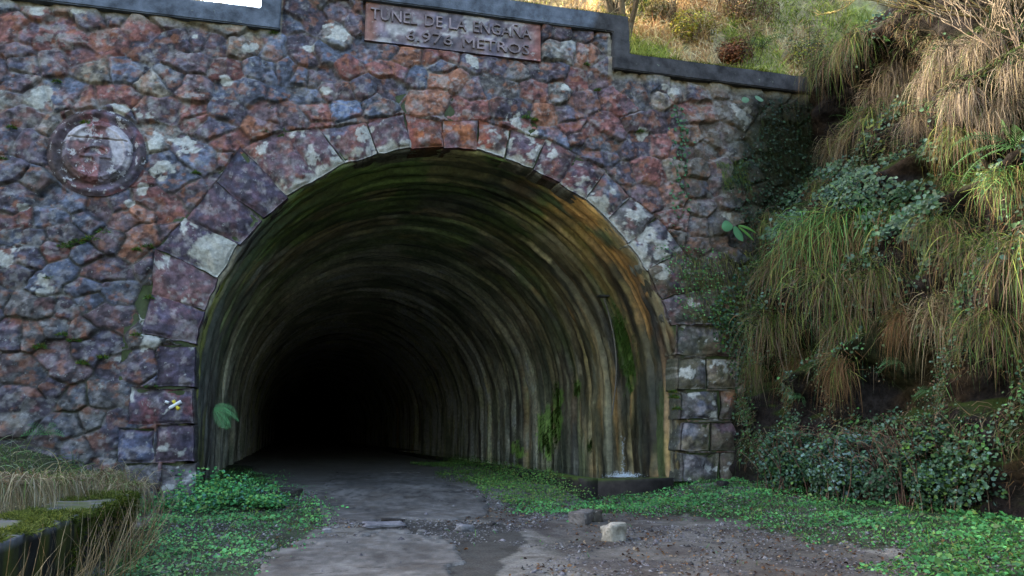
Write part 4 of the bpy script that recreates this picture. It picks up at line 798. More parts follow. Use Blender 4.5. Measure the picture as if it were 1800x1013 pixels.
# moss tufts in joints, on coping edge
moss = []
def puff(cx, cy_, cz_, r, n, cols, flat=.5, L=.05):
    dd = rng.normal(size=(n, 3)); dd /= np.linalg.norm(dd, axis=1)[:, None]; dd[:, 2] = np.abs(dd[:, 2])
    P_ = np.array([cx, cy_, cz_]) + dd*np.array([r, r*.6, r*flat])*rng.random((n, 1))**.4; cc_ = pal(n, cols)
    return blade_arrays(P_, dd+np.array([0, -.3, .2]), L*(.6+.8*rng.random(n)), .009, .8, cc_*.8, cc_, 2, .4)
MS = [(86, 96, 30), (112, 124, 34), (70, 84, 30), (140, 146, 44)]
for (a, b, r) in [(115, 435, .12), (135, 428, .12), (160, 422, .12), (185, 410, .12), (100, 145, .06), (150, 218, .08), (155, 290, .04), (260, 435, .08), (240, 440, .06), (262, 525, .07), (240, 590, .07), (110, 590, .1), (130, 600, .1), (70, 612, .1), (145, 640, .1), (180, 630, .08), (265, 680, .08), (85, 490, .06), (480, 60, .08), (20, 225, .06), (5, 280, .05), (465, 232, .05), (925, 208, .08), (940, 212, .06), (1135, 205, .06), (1125, 232, .06), (345, 305, .05), (1030, 115, .06), (1185, 700, .1), (1190, 720, .08), (1183, 690, .06), (1050, 160, .05)]:
    p = on_y(a, b, -.07); moss.append(puff(p[0], p[1], p[2], r, int(90+r*900), MS+GRN2[:2]))
for x in np.arange(1.0, 6.2, .07):
    if vn(x*1.3, 3, 5) > -.35+(x < 3.6)*.45: moss.append(puff(x, -.12+.1*random.random(), 9.03+.02*random.random(), .05+.05*random.random(), 60, MS, .7, .06))
for x in np.arange(6.3, 10.8, .07): moss.append(puff(x, -.10+.1*random.random(), 8.25, .05+.06*random.random(), 60 if vn(x*1.3, 8, 5) > -.3 else 10, MS+[(150, 150, 60)], .7, .07))
for x in np.arange(-5.2, -1, .08):
    if vn(x*1.6, 5, 5) > .1: moss.append(puff(x, -.1, 8.22, .04, 30, MS, .5, .05))
V, F, C = merge(moss); tag(mesh_np('moss', V, F, M_BLADE, col=C.clip(0, 1)), 'green moss cushions along the coping and in the wall joints', 'moss', kind='stuff')
# moss on lining
mm = []
for (a, b, r, n) in [(1100, 590, .22, 500), (1106, 625, .26, 700), (1112, 660, .16, 300), (1092, 560, .12, 200), (985, 700, .22, 500), (980, 745, .28, 600), (960, 775, .3, 600), (915, 795, .35, 600), (1018, 685, .14, 200), (1040, 780, .08, 100)]:
    p = hit_lining(a, b); k = n*2; dd = rng.normal(size=(k, 3)); P_ = p + dd*np.array([.02, r*.8, r]); P_[:, 0] = np.minimum(AX+np.sqrt(np.maximum((AR-.05)**2-np.maximum(P_[:, 2]-AZ, 0)**2, 0)), AX+AR-.05)
    mk = fbm(P_[:, 1]*7, P_[:, 2]*4, 68, 3) > -.1; P_ = P_[mk]; k = len(P_); cc_ = pal(k, [(84, 124, 48), (104, 142, 58), (62, 92, 42), (96, 104, 50)]); mm.append(blade_arrays(P_, np.stack([-1+0*P_[:, 0], .4*rng.normal(size=k), .2*rng.normal(size=k)], -1), .09+.08*rng.random(k), .014, 2.5, cc_*.8, cc_, 3, .4))
V, F, C = merge(mm); tag(mesh_np('lining_moss', V, F, M_BLADE, col=C.clip(0, 1)), 'bright green moss on the right inner wall of the tunnel', 'moss', kind='stuff')
# ---- ivy strand on wall
p0 = on_y(1187, 180, -.06); path = [on_y(1187+7*math.sin(t*5)+t*14, 185+t*215, -.08) for t in np.linspace(0, 1, 22)]; L0 = np.array(path)
vine = empty('ivy_vine', tuple(path[-1]), 'thin trailing ivy vine on the wall right of the arch', 'ivy')
V, F, C = tube_arrays(L0-path[-1], .008, .006, srgb(80, 66, 46), 5); mesh_np('stem', V, F, M_BARK, vine, col=C)
k = 170; idx = rng.random(k)*21; i0 = idx.astype(int).clip(0, 20); P_ = L0[i0]+(L0[i0+1]-L0[i0])*(idx-i0)[:, None]-path[-1] + np.stack([.09*rng.normal(size=k), -.04*rng.random(k), .04*rng.normal(size=k)], -1)
V, F, C = leaf_arrays(P_, np.stack([.4*rng.normal(size=k), -1+0*idx, .4+.3*rng.normal(size=k)], -1), .05+.03*rng.random(k), pal(k, [(84, 128, 84), (100, 142, 100), (66, 108, 70)]), .9); mesh_np('foliage', V, F, M_LEAF, vine, col=C)
# ---- broad-leaved plants and ferns
def big_leaf(base, d, L, Wd, c, droop=.6, upv=(0, -.9, .45)):
    n = 9; base = np.array(base, float); d = np.array(d, float); d /= np.linalg.norm(d); side = np.cross(d, upv); side /= np.linalg.norm(side)+1e-9
    V = []; p = base.copy(); dd = d.copy()
    for k in range(n):
        t = k/(n-1); w = Wd*.5*math.sin(math.pi*min(1, t*.93+.07))**.7; up = np.cross(side, dd)
        V += [p-side*w-up*w*.25, p, p+side*w-up*w*.25]; dd = dd+np.array([0, 0, -1])*droop/n; dd /= np.linalg.norm(dd); p = p+dd*L/(n-1)
    F = [(3*k+j, 3*k+j+1, 3*k+j+4, 3*k+j+3) for k in range(n-1) for j in (0, 1)]
    cc_ = np.tile(c, (len(V), 1)); cc_[1::3] *= 1.25; return np.array(V), np.array(F), cc_
def fern_frond(base, d, L, c, droop=.9, pinna=.5, pairs=20, upv=(-.15, -.8, .6)):
    base = np.array(base, float); dd = np.array(d, float); dd /= np.linalg.norm(dd); side = np.cross(dd, upv); side /= np.linalg.norm(side)+1e-9
    out = []; p = base.copy(); pts = [p.copy()]
    for k in range(pairs):
        t = k/pairs; dd = dd+np.array([0, 0, -1])*droop/pairs; dd /= np.linalg.norm(dd); p = p+dd*L/pairs; pts.append(p.copy()); up = np.cross(side, dd)
        w = L*pinna*.5*math.sin(math.pi*(t*.85+.15))**.8
        for s_ in (-1, 1):
            q_ = side*s_+dd*.45; q_ /= np.linalg.norm(q_); hw = L/pairs*.16
            a = p; V = np.array([a-dd*hw*.8, a+q_*w*.5-dd*hw-up*w*.05, a+q_*w-up*w*.22, a+q_*w*.5+dd*hw-up*w*.05, a+dd*hw*.8]); 
            out.append((V[[0, 1, 2, 3]], np.array([[0, 1, 2, 3]]), np.tile(c*(.85+.3*random.random()), (4, 1)))); out.append((V[[0, 3, 4, 4]]+0, np.array([[0, 1, 2, 2]])[:, [0, 1, 2, 3]]*1, np.tile(c, (4, 1)))) if False else None
    out.append(tube_arrays(pts[::3], .006, .003, c*.7, 4)); return merge(out)
def plant(name, loc, label, cat, leaves, group=None):
    e = empty(name, tuple(loc), label, cat, group)
    for nm, (V, F, C) in leaves: mesh_np(nm, V, F, M_LEAF, e, col=np.clip(C, 0, 1))
    return e
p = on_y(1290, 398, -.32); g1 = srgb(100, 154, 104)
plant('broad_leaf_plant', p, 'plant with two broad pale green leaves on the wall right of the arch', 'plant', [('leaf', big_leaf((-.02, 0, 0), (-1, -.2, .35), .30, .30, g1, 1.0)), ('leaf', big_leaf((.02, 0, 0), (.45, -.2, -.9), .34, .20, g1*.9, .3)), ('leaf', big_leaf((.1, 0, .02), (1, -.1, .1), .42, .09, srgb(96, 140, 64), 1.0)), ('leaf', big_leaf((.1, 0, .0), (1, -.2, -.6), .42, .08, srgb(100, 144, 66), .6))])
p = on_y(1218, 478, -.2); plant('small_fern', p, 'small bright green fern on the mossy wall above the right quoins', 'fern', [('frond', fern_frond((0, 0, 0), (a_, -.3, .4), .26, srgb(116, 156, 72), 1.0, .5, 9)) for a_ in (-1, -.2, .8)])
p = on_y(1320, 175, -.3); plant('round_leaf_plant', p, 'plant with two round pale leaves just under the coping at the right', 'plant', [('leaf', big_leaf((-.04, 0, 0), (-1, -.1, .1), .2, .18, srgb(100, 136, 96), .8)), ('leaf', big_leaf((.10, 0, .06), (1, -.1, .1), .19, .17, srgb(104, 140, 104), .8))])
p = hit_lining(378, 712); p[0] += .03; p = on_y(376, 718, .45)
plant('jamb_fern', p, 'bright green fern drooping from the left edge of the tunnel mouth', 'fern', [('frond', fern_frond((0, 0, 0), (1, -.2, b_), L_, srgb(130, 206, 130), dr, .62, 18)) for b_, L_, dr in ((.35, .5, 1.6), (.0, .46, 2.0), (-.6, .42, 1.2), (-1.5, .36, .4), (.8, .38, 2.2))])
p = hit_cliff(1800, 262); plant('edge_fern', p+np.array([-.15, 0, 0]), 'arching green fern on the cliff at the right picture edge', 'fern', [('frond', fern_frond((0, 0, 0), (-.6, a_, .7), .85, srgb(84, 128, 70), 1.8, .35, 20)) for a_ in (-.9, -.4, .2, .8, 1.6)])
p = on_y(78, 765, -.15); plant('small_fern', p, 'light green fern low on the wall at the far left', 'fern', [('frond', fern_frond((0, 0, 0), (a_, -.3, .7), .32, srgb(100, 156, 90), 1.2, .5, 9)) for a_ in (-1, -.3, .3, 1)])
for (a, b, lab) in ((1340, 100, 'green fern on the sunlit slope just above the right coping'), (1545, 92, 'dark green fern under the twigs high on the cliff')):
    p = on_y(a, b, 1.2) if a < 1400 else hit_cliff(a, b); p[2] = (hill_z(p[0], p[1])+.1) if a < 1400 else p[2]
    plant('slope_fern', p, lab, 'fern', [('frond', fern_frond((0, 0, 0), (math.cos(t)*.8-.3, math.sin(t)*.8-.4, .9), .7, srgb(74, 128, 60), 1.6, .35, 16)) for t in np.linspace(0, 6.28, 8)[:-1]])
for (a, b, L_, lab) in ((1365, 350, .4, 'small dark fern beside the shaded end of the wall'), (1610, 345, .45, 'fern among the ivy above the large green tussocks'), (1420, 700, .35, 'small fern low on the cliff above the leftmost brambles'), (1590, 640, .4, 'fern in the shaded gap right of the long brown tussock'), (1650, 690, .35, 'blue green fern just above the leafy bramble bush')):
    p = hit_cliff(a, b); plant('cliff_fern', p+np.array([-.12, -.05, 0]), lab, 'fern', [('frond', fern_frond((0, 0, 0), (-.7, a_, .6), L_, srgb(80, 124, 74), 1.8, .4, 14)) for a_ in (-1.2, -.6, 0, .6, 1.2)])
# ---- bramble bank under the cliff: separate bushes
def bush_arrays(c0, rad, nleaf, cols, size, nst=40):
    dd = rng.normal(size=(nleaf, 3)); dd /= np.linalg.norm(dd, axis=1)[:, None]; rr_ = rng.random(nleaf)**.33
    r_ = np.array(rad)*(1+.35*fbm(dd[:, 0]*2.5+c0[0]*3, dd[:, 2]*2.5+dd[:, 1]*2, 171, 3))[:, None]
    P_ = dd*r_*rr_[:, None]; P_[:, 2] += rad[2]*.9; P_ = P_[P_[:, 2] > .02]; k = len(P_)
    keep = fbm(P_[:, 0]*5+9, P_[:, 2]*5+P_[:, 1]*3, 172, 3) > -.18; P_ = P_[keep]; k = len(P_); nr = P_/np.array(rad)+np.array([-.2, -.6, .5])+.6*rng.normal(size=(k, 3))
    lv = leaf_arrays(P_, nr, size*(.6+.8*rng.random(k)), pal(k, cols, None, .3), .8)
    st_ = []
    for _ in range(nst):
        a = rng.uniform(-.8, .8, 2)*np.array(rad[:2]); b = a+rng.normal(size=2)*.3; h_ = rad[2]*rng.uniform(1.2, 2.0)
        pts = [np.array([a[0]+(b[0]-a[0])*t+.06*math.sin(t*7), a[1]+(b[1]-a[1])*t-.25*t*t, h_*math.sin(t*2.0)]) for t in np.linspace(0, 1, 9)]
        st_.append(tube_arrays(pts, .008, .003, pal(1, [(110, 84, 70), (130, 112, 90), (86, 64, 56)])[0], 4))
    return lv, merge(st_)
BR = [(54, 88, 56), (70, 104, 68), (88, 124, 92), (104, 134, 120), (48, 74, 52), (84, 116, 52)]
BL = [((1375, 870), (.62, .55, .56), 'low bramble bush at the foot of the right jamb, leftmost of the bank', BR),
      ((1480, 885), (.75, .6, .56), 'blue green bramble bush in the middle of the bank below the cliff', BR+[(120, 144, 140)]),
      ((1570, 895), (.6, .5, .50), 'dark bramble bush right of the blue green one', BR[:3]+[(70, 58, 48)]),
      ((1660, 905), (.75, .6, .68), 'leafy green bramble bush below the long straw tussock', BR+[(92, 128, 52)]),
      ((1770, 915), (.85, .65, .74), 'tall bramble bush at the right picture edge', BR)]
for (q_, rad, lab, cols) in BL:
    p = hit_ground(*q_); p = p+np.array([.45, .35, -.05]); e = empty('bramble_bush', tuple(p), lab, 'bramble bush', 'bramble bushes at the cliff foot')
    lv, st_ = bush_arrays(p, rad, 8000, cols, .048, 60); mesh_np('foliage', *lv[:2], M_LEAF, e, col=lv[2].clip(0, 1)); mesh_np('stems', *st_[:2], M_BARK, e, col=st_[2])
# ---- clover ground cover (stuff)
def cover(poly, n, size, cols, seed, hgt=.06, thr=-.28):
    x = rng.uniform(-5, 10, n*5); y = rng.uniform(-11, 6, n*5); z = ground_z(x, y); P_ = np.stack([x, y, z], -1); a, b = project(P_)
    a2 = a+26*fbm(x*2.2, y*1.6, 61, 4); b2 = b+12*fbm(x*2.2, y*1.6, 62, 4)
    a2 = a2+20*rng.normal(size=len(a2)); b2 = b2+6*rng.normal(size=len(a2)); m = inpoly(a2, b2, poly) & (fbm(x*2.3, y*2.3, seed, 4) + .3*rng.normal(size=len(x)) > thr); P_ = P_[m][:n]; k = len(P_)
    hm = (.25+1.3*ss(-.4, .5, fbm(P_[:, 0]*2.0, P_[:, 1]*2.0, seed+1, 3)))*hgt; P_[:, 2] += .01+hm*rng.random(k)**.5
    return leaf_arrays(P_, np.stack([.5*rng.normal(size=k), -.35+.5*rng.normal(size=k), 1+0*P_[:, 0]], -1), size*(.4+1.5*rng.random(k)**2.2)*(1+.5*fbm(P_[:, 0]*1.5, P_[:, 1]*1.5, 183, 3)), (.55*pal(k, cols, None, .15)+.45*srgb(84, 152, 86))*(1+.9*fbm(P_[:, 0]*1.8, P_[:, 1]*1.8, 184, 4))[:, None], .85)
CG = [(86, 166, 92), (108, 188, 104), (72, 142, 80), (136, 196, 110), (126, 170, 76)]
CG2 = [(80, 148, 66), (104, 168, 76), (70, 128, 62), (134, 166, 74), (96, 156, 94)]
CG_ = [(120, 92, 60), (96, 120, 60), (150, 140, 80)]
xg = rng.uniform(5.2, 8.4, 12000); yg = rng.uniform(-14, -7.2, 12000); zg = ground_z(xg, yg)+.05*rng.random(12000)
EXT = leaf_arrays(np.stack([xg, yg, zg], -1), np.stack([.5*rng.normal(size=12000), .5*rng.normal(size=12000), 1+0*xg], -1), .035*(.5+rng.random(12000)), pal(12000, CG+CG2), .85)
V, F, C = merge([EXT, cover(CLOV_L, 1500, .032, CG_, 185, .1), cover(CLOV_R, 2500, .032, CG_, 186, .1), cover(CLOV_L, 42000, .027, CG, 180, .05, -.12), cover(CLOV_R, 60000, .028, CG+CG2, 181, .05, -.12), cover([(1560, 930), (1810, 900), (1830, 1050), (1640, 1040)], 5000, .045, CG2+[(150, 160, 60)], 182, .12, -.1)])
tag(mesh_np('ground_cover', V, F, M_LEAF, col=C.clip(0, 1)), 'bright green clover and nettles carpeting the verges', 'ground cover', kind='stuff')
def verge(n, size, cols, seed, hgt):
    x = rng.uniform(2.9, 4.95, n*3); y = -1.2+11*rng.random(n*3)**1.2; w_ = 3.5+.25*np.sin(y*1.1)+.5*fbm(y*.6, y*0, 7, 3)
    m = (x > w_) & (fbm(x*1.6, y*1.2, seed, 4)+.3*rng.normal(size=len(x)) > -.2); x = x[m][:n]; y = y[m][:n]; k = len(x); up = ss(4.1, 4.85, x)*.22
    P_ = np.stack([x, y, ground_z(x, y)+.01+up*rng.random(k)+hgt*rng.random(k)], -1)
    return leaf_arrays(P_, np.stack([-.4+.5*rng.normal(size=k), -.5+.5*rng.normal(size=k), 1+0*x], -1), size*(.5+1.0*rng.random(k)), pal(k, cols, None, .25), .85)
V, F, C = merge([verge(8000, .028, [(84, 130, 58), (104, 146, 66), (70, 108, 52), (122, 140, 66)], 187, .06)])
tag(mesh_np('drain_verge', V, F, M_LEAF, col=C.clip(0, 1)), 'low green weeds along the drain kerb inside the tunnel mouth', 'ground cover', kind='stuff')
# sparse strays + grass in verges
def ground_blades(poly, n, L, cols, cols2, seed, thr=-.2, zr=0, w=.009, lean=(0, -.2), grav=1.0):
    x = rng.uniform(-6, 10, n*6); y = rng.uniform(-11, 8, n*6); P_ = np.stack([x, y, ground_z(x, y)], -1); a, b = project(P_); m = inpoly(a+14*fbm(x*2, y*2, 63, 3), b+7*fbm(x*2, y*2, 64, 3), poly) & (fbm(x*2.6, y*2.6, seed, 3) > thr); P_ = P_[m][:n]; k = len(P_)
    d = np.stack([lean[0]+.5*rng.normal(size=k), lean[1]+.5*rng.normal(size=k), 1+0*P_[:, 0]], -1)
    return blade_arrays(P_, d, L*(.4+.9*rng.random(k)), w*(.7+.6*rng.random(k)), grav*(.5+rng.random(k)), pal(k, cols), pal(k, cols2), 4, .5)
V, F, C = merge([ground_blades(CLOV_R, 7000, .13, CG2, CG2+DRY[:1], 190, -.1), ground_blades([(760, 835), (900, 818), (1000, 835), (1000, 872), (880, 862), (790, 850)], 4200, .09, [(78, 100, 40), (98, 120, 46)], [(110, 128, 52)], 191, -.3), ground_blades([(630, 925), (900, 915), (1300, 915), (1500, 960), (1300, 1010), (900, 1000)], 500, .08, GRN2, CG, 192, .15),
                 ground_blades([(1560, 940), (1820, 930), (1830, 1050), (1640, 1040)], 2600, .22, CG2+[(150, 150, 70)], [(160, 160, 70), (110, 140, 60)], 193, -.1), ground_blades(CLOV_L, 3500, .14, CG2, GRN+DRY[:1], 194, -.1)])
tag(mesh_np('verge_grass', V, F, M_BLADE, col=C.clip(0, 1)), 'thin green grass along the edges of the gravel track', 'grass', kind='stuff')
# left bank: pale dead grass
V, F, C = merge([ground_blades([(-60, 770), (60, 765), (150, 790), (215, 810), (290, 845), (300, 900), (230, 880), (-60, 930)], 9000, .33, DRY[3:]+GRN+GRN2, DRY[3:]+[(206, 204, 186), (190, 190, 160)]+GRN[:2], 195, -.35, w=.010, lean=(.35, -.6), grav=2.6),
                 ground_blades([(-60, 755), (80, 752), (220, 790), (210, 830), (-60, 850)], 3000, .30, GRN, GRN+DRY[:1], 196, -.2, w=.010, grav=1.4)])
tag(mesh_np('bank_grass', V, F, M_BLADE, col=C.clip(0, 1)), 'pale bleached grass on the left bank behind the mossy parapet', 'grass', kind='stuff')
# tussocks at parapet end: individuals
TL = [(268, 860, 'pale bleached grass tussock hanging over the inner end of the mossy parapet', .62), (230, 838, 'straw tussock at the base of the wall behind the parapet end', .5), (60, 880, 'bleached tussock flopping over the parapet top at the far left', .6), (150, 868, 'pale tussock behind the middle of the mossy parapet', .5)]
for i, (a, b, lab, sz) in enumerate(TL):
    p = np.array({0: (-1.9, -3.0, .22), 1: (-2.4, -1.6, .30), 2: (-2.5, -5.4, .42), 3: (-2.35, -4.2, .36)}[i]); n = 420
    roots = p + rng.normal(size=(n, 3))*np.array([.14, .14, .02]); dd = np.stack([.35+.6*rng.normal(size=n), -.3+.6*rng.normal(size=n), 1.0+0*roots[:, 0]], -1)
    V, F, C = blade_arrays(roots-p, dd, (.35+.45*rng.random(n))*sz*1.3, .009, 3.4+2*rng.random(n), pal(n, DRY+GRN[:2]), pal(n, DRY+[(214, 206, 180)]), 6, .5)
    tag(mesh_np('grass_tussock', V, F, M_BLADE, col=C.clip(0, 1), loc=tuple(p)), lab, 'grass tussock', 'grass tussocks on the left bank')
# tall dry stalks in front of the parapet (stuff)
n = 460; x = rng.uniform(-1.66, -1.05, n); y = rng.uniform(-10.5, -3.6, n); P_ = np.stack([x, y, ground_z(x, y)], -1); P_ = P_[x < -1.22-.25*ss(-5, -3.5, y)]; n = len(P_)
V, F, C = blade_arrays(P_, np.stack([.22+.25*rng.normal(size=n), .15+.3*rng.normal(size=n), 1+0*P_[:, 0]], -1), .35+.45*rng.random(n), .007, .35*rng.random(n), pal(n, [(126, 110, 66), (104, 98, 54), (150, 128, 84)]), pal(n, DRY), 5, .3)
V2, F2, C2 = blade_arrays(P_, np.stack([.1+.5*rng.normal(size=n), .4*rng.normal(size=n), 1+0*P_[:, 0]], -1), .15+.25*rng.random(n), .010, 1.5, pal(n, GRN), pal(n, GRN+DRY), 4, .3)
V, F, C = merge([(V, F, C), (V2, F2, C2)]); tag(mesh_np('dry_stalks', V, F, M_BLADE, col=C.clip(0, 1)), 'upright dry grass stalks in front of the mossy parapet', 'grass', kind='stuff')
# nettles by the left jamb
for (cx, cy_, h_, lab) in ((-1.05, -.35, .42, 'tall nettle clump against the left jamb of the tunnel mouth'), (-.65, -.7, .28, 'nettle clump just right of the tall one at the left jamb'), (-.2, -.9, .16, 'low nettle clump at the edge of the track near the left jamb'), (-1.5, -1.2, .26, 'leafy weed clump in front of the left jamb base')):
    p = np.array([cx, cy_, float(ground_z(cx, cy_))]); e = empty('nettle_clump', tuple(p), lab, 'nettles', 'nettles by the left jamb'); st_ = []; lp = []
    for _ in range(26):
        a = rng.normal(size=2)*.22; hh = h_*random.uniform(.5, 1.25); pts = [np.array([a[0]*(1+.3*t), a[1]*(1+.3*t), hh*t]) for t in np.linspace(0, 1, 5)]; st_.append(tube_arrays(pts, .005, .003, srgb(70, 100, 60), 4))
        for t in np.linspace(.25, 1, 7):
            for s_ in range(4): lp.append([a[0]*(1+.3*t)+.05*random.gauss(0, 1), a[1]*(1+.3*t)+.05*random.gauss(0, 1), hh*t+.01*random.gauss(0, 1)])
    V, F, C = merge(st_); mesh_np('stems', V, F, M_LEAF, e, col=C); lp = np.array(lp); k = len(lp)
    V, F, C = leaf_arrays(lp, np.stack([.5*rng.normal(size=k), -.3+.4*rng.normal(size=k), 1+0*lp[:, 0]], -1), .055*(.7+.6*rng.random(k)), pal(k, CG+[(90, 140, 116)]), .7); mesh_np('foliage', V, F, M_LEAF, e, col=C.clip(0, 1))
# leaf litter (stuff)
n = 3800; x = rng.uniform(-1.5, 8, n*3); y = rng.uniform(-11, 0.5, n*3); P_ = np.stack([x, y, ground_z(x, y)+.012], -1); a, b = project(P_); m = (a > 480) & (fbm(x*1.3, y*1.3, 200, 3) + .4*inpoly(a, b, BROWN) > .12); P_ = P_[m][:n]; k = len(P_)
V, F, C = leaf_arrays(P_, np.stack([.4*rng.normal(size=k), .4*rng.normal(size=k), 1+0*P_[:, 0]], -1), .02+.035*rng.random(k), pal(k, [(120, 84, 58), (96, 70, 54), (150, 112, 78), (74, 56, 48), (160, 140, 116)]), .6)
tag(mesh_np('leaf_litter', V, F, M_BLADE, col=C.clip(0, 1)), 'fallen brown leaves scattered over the gravel', 'leaves', kind='stuff')
# gravel (stuff)
def rocks(P_, size, cols):
    k = len(P_); base = np.array([(1, 0, 0), (-1, 0, 0), (0, 1, 0), (0, -1, 0), (0, 0, 1), (0, 0, -1)], float); fc = np.array([(0, 2, 4), (2, 1, 4), (1, 3, 4), (3, 0, 4), (2, 0, 5), (1, 2, 5), (3, 1, 5), (0, 3, 5)])
    V = base[None]*(.6+.8*rng.random((k, 6, 1)))*size[:, None, None]*np.array([1, 1, .6]) + .25*size[:, None, None]*rng.normal(size=(k, 6, 3)) + P_[:, None]
    F = (np.arange(k)*6)[:, None, None]+fc[None]; return V.reshape(-1, 3), F.reshape(-1, 3), np.repeat(pal(k, cols), 6, axis=0)
n = 34000; x = rng.uniform(-1.6, 7.5, n); y = -11+11.5*rng.random(n)**.8; P_ = np.stack([x, y, ground_z(x, y)], -1); m = fbm(x*1.1, y*1.1, 210, 3) > -.15; P_ = P_[m]
V, F, C = rocks(P_, .006+.012*rng.random(len(P_))**3+.004+.035*rng.random(len(P_))**60, [(130, 124, 128), (104, 98, 100), (150, 146, 146), (84, 78, 76)])
tag(mesh_np('gravel', V, F, M_GND, col=C.clip(0, 1)), 'small grey gravel stones on the track', 'gravel', kind='stuff')
# ---- single stones
def stone(px, py, sx, sy, sz, c, lab, seed, rz=0.3, name='stone', angular=.25, cat='stone'):
    p = hit_ground(px, py); bm = bmesh.new(); bmesh.ops.create_cube(bm, size=1); bmesh.ops.subdivide_edges(bm, edges=bm.edges[:], cuts=6, use_grid_fill=True)
    for v in bm.verts:
        q_ = v.co.copy(); s_ = (abs(q_.x)**6+abs(q_.y)**6+abs(q_.z)**6)**(1/6)/.5; q_ = q_/max(s_, .3) if s_ > 1 else q_
        n_ = float(fbm(q_.x*2+seed, q_.y*2+q_.z*2, seed, 3))*angular; q_ = q_*(1+n_); v.co = Vector((q_.x*sx, q_.y*sy, q_.z*sz+sz*.36))
    ca = bm.verts.layers.float_color.new('albedo')
    for v in bm.verts: k = 1+.3*float(fbm(v.co.x*14, v.co.z*14+seed, 5, 3)); v[ca] = (*(srgb(*c)*k), 1)
    o = bm_mesh(name, bm, M_STONE); o.location = p; o.rotation_euler = (random.uniform(-.1, .1), random.uniform(-.12, .12), rz); return tag(o, lab, cat)
stone(1081, 950, .27, .22, .21, (178, 168, 152), 'pale squared stone block lying on the gravel', 3, .35, 'stone_block', .3)
stone(1022, 920, .34, .26, .20, (128, 118, 112), 'rounded grey stone at the grass edge left of the pale block', 8, .8)
stone(1046, 917, .2, .2, .18, (92, 84, 74), 'small mossy brown stone touching the grey stone', 12)
stone(818, 934, .22, .18, .09, (140, 136, 138), 'flat small grey stone in the middle of the track', 15)
stone(672, 926, .55, .3, .07, (138, 132, 136), 'flat broken paving slab near the centre of the track', 18, .1)
stone(690, 918, .3, .12, .05, (60, 54, 50), 'dark wet slab behind the flat broken paving slab', 19, -.3)
stone(1270, 858, .16, .16, .14, (52, 50, 48), 'dark stone at the foot of the right jamb', 21)
stone(575, 936, .09, .07, .05, (170, 165, 165), 'tiny pale stone near the left edge of the track', 25)
stone(505, 872, .5, .28, .16, (70, 66, 62), 'dark flat rock among the weeds near the left jamb', 28, .5)
# ---- parapet on the left
def box_np(name, x0, x1, y0, y1, z0f, z1f, mat, parent, colf, step=.05, seed=0):
    bm = bmesh.new(); bmesh.ops.create_cube(bm, size=1); n_ = [max(1, int(abs(x1-x0)/step)), max(1, int(abs(y1-y0)/step/1.5))]
    bm.free()
    # build grid wrap: cross-section points along x/z, swept along y
    prof = []
    hts = np.linspace(0, 1, 12)
    for t in hts: prof.append((x0, t))
    for s_ in np.linspace(0, 1, 12)[1:-1]: prof.append((x0+(x1-x0)*s_, 1))
    for t in hts[::-1]: prof.append((x1, t))
    ys_ = np.arange(y0, y1+1e-6, step); V = []
    for yv in ys_:
        zb, zt = z0f(yv), z1f(yv)
        for (xx, t) in prof: V.append((xx, yv, zb+(zt-zb)*t))
    V = np.array(V); m_ = len(prof); nn = .025*fbm(V[:, 1]*3+V[:, 0]*4, V[:, 2]*5+V[:, 0]*3, seed, 4)
    cx_ = (x0+x1)/2; V[:, 0] += nn*np.sign(V[:, 0]-cx_); V[:, 2] += .012*fbm(V[:, 0]*6, V[:, 1]*3, seed+1, 3)*(V[:, 2] > 0)
    cr = ((np.abs(V[:, 0]-x0) < .03) | (np.abs(V[:, 0]-x1) < .03)); 
    F = grid_faces(len(ys_), m_); caps = []
    for base in (0, (len(ys_)-1)*m_):
        for k in range(11): caps.append((base+k, base+k+1, base+m_-2-k, base+m_-1-k))
    return mesh_np(name, V, [F, np.array(caps)], mat, parent, col=colf(V))
def paracol(V):
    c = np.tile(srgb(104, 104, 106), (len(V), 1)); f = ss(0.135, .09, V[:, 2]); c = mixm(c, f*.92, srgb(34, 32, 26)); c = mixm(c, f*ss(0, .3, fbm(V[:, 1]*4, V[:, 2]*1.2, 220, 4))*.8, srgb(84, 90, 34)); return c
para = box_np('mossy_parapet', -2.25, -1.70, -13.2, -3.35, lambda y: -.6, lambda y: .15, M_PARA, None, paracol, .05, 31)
tag(para, 'low moss covered concrete parapet at the lower left', 'parapet')
# moss carpet on it
mp_ = []
for _ in range(240):
    yv = random.uniform(-8.5, -3.4); xx = random.uniform(-2.2, -1.7)
    if vn(xx*3, yv*1.1, 44) > -.15 or yv > -4.6: mp_.append(puff(xx, yv, .15, .09, 110, [(104, 116, 48), (84, 96, 40), (124, 132, 62)], .25, .035))
for _ in range(120):
    yv = random.uniform(-6.5, -3.4); mp_.append(puff(-1.69, yv, .12-.4*random.random()**2, .05, 60, [(96, 108, 34), (74, 88, 30)], 1, .04))
V, F, C = merge(mp_); mo = mesh_np('moss', V, F, M_BLADE, para, col=C.clip(0, 1))
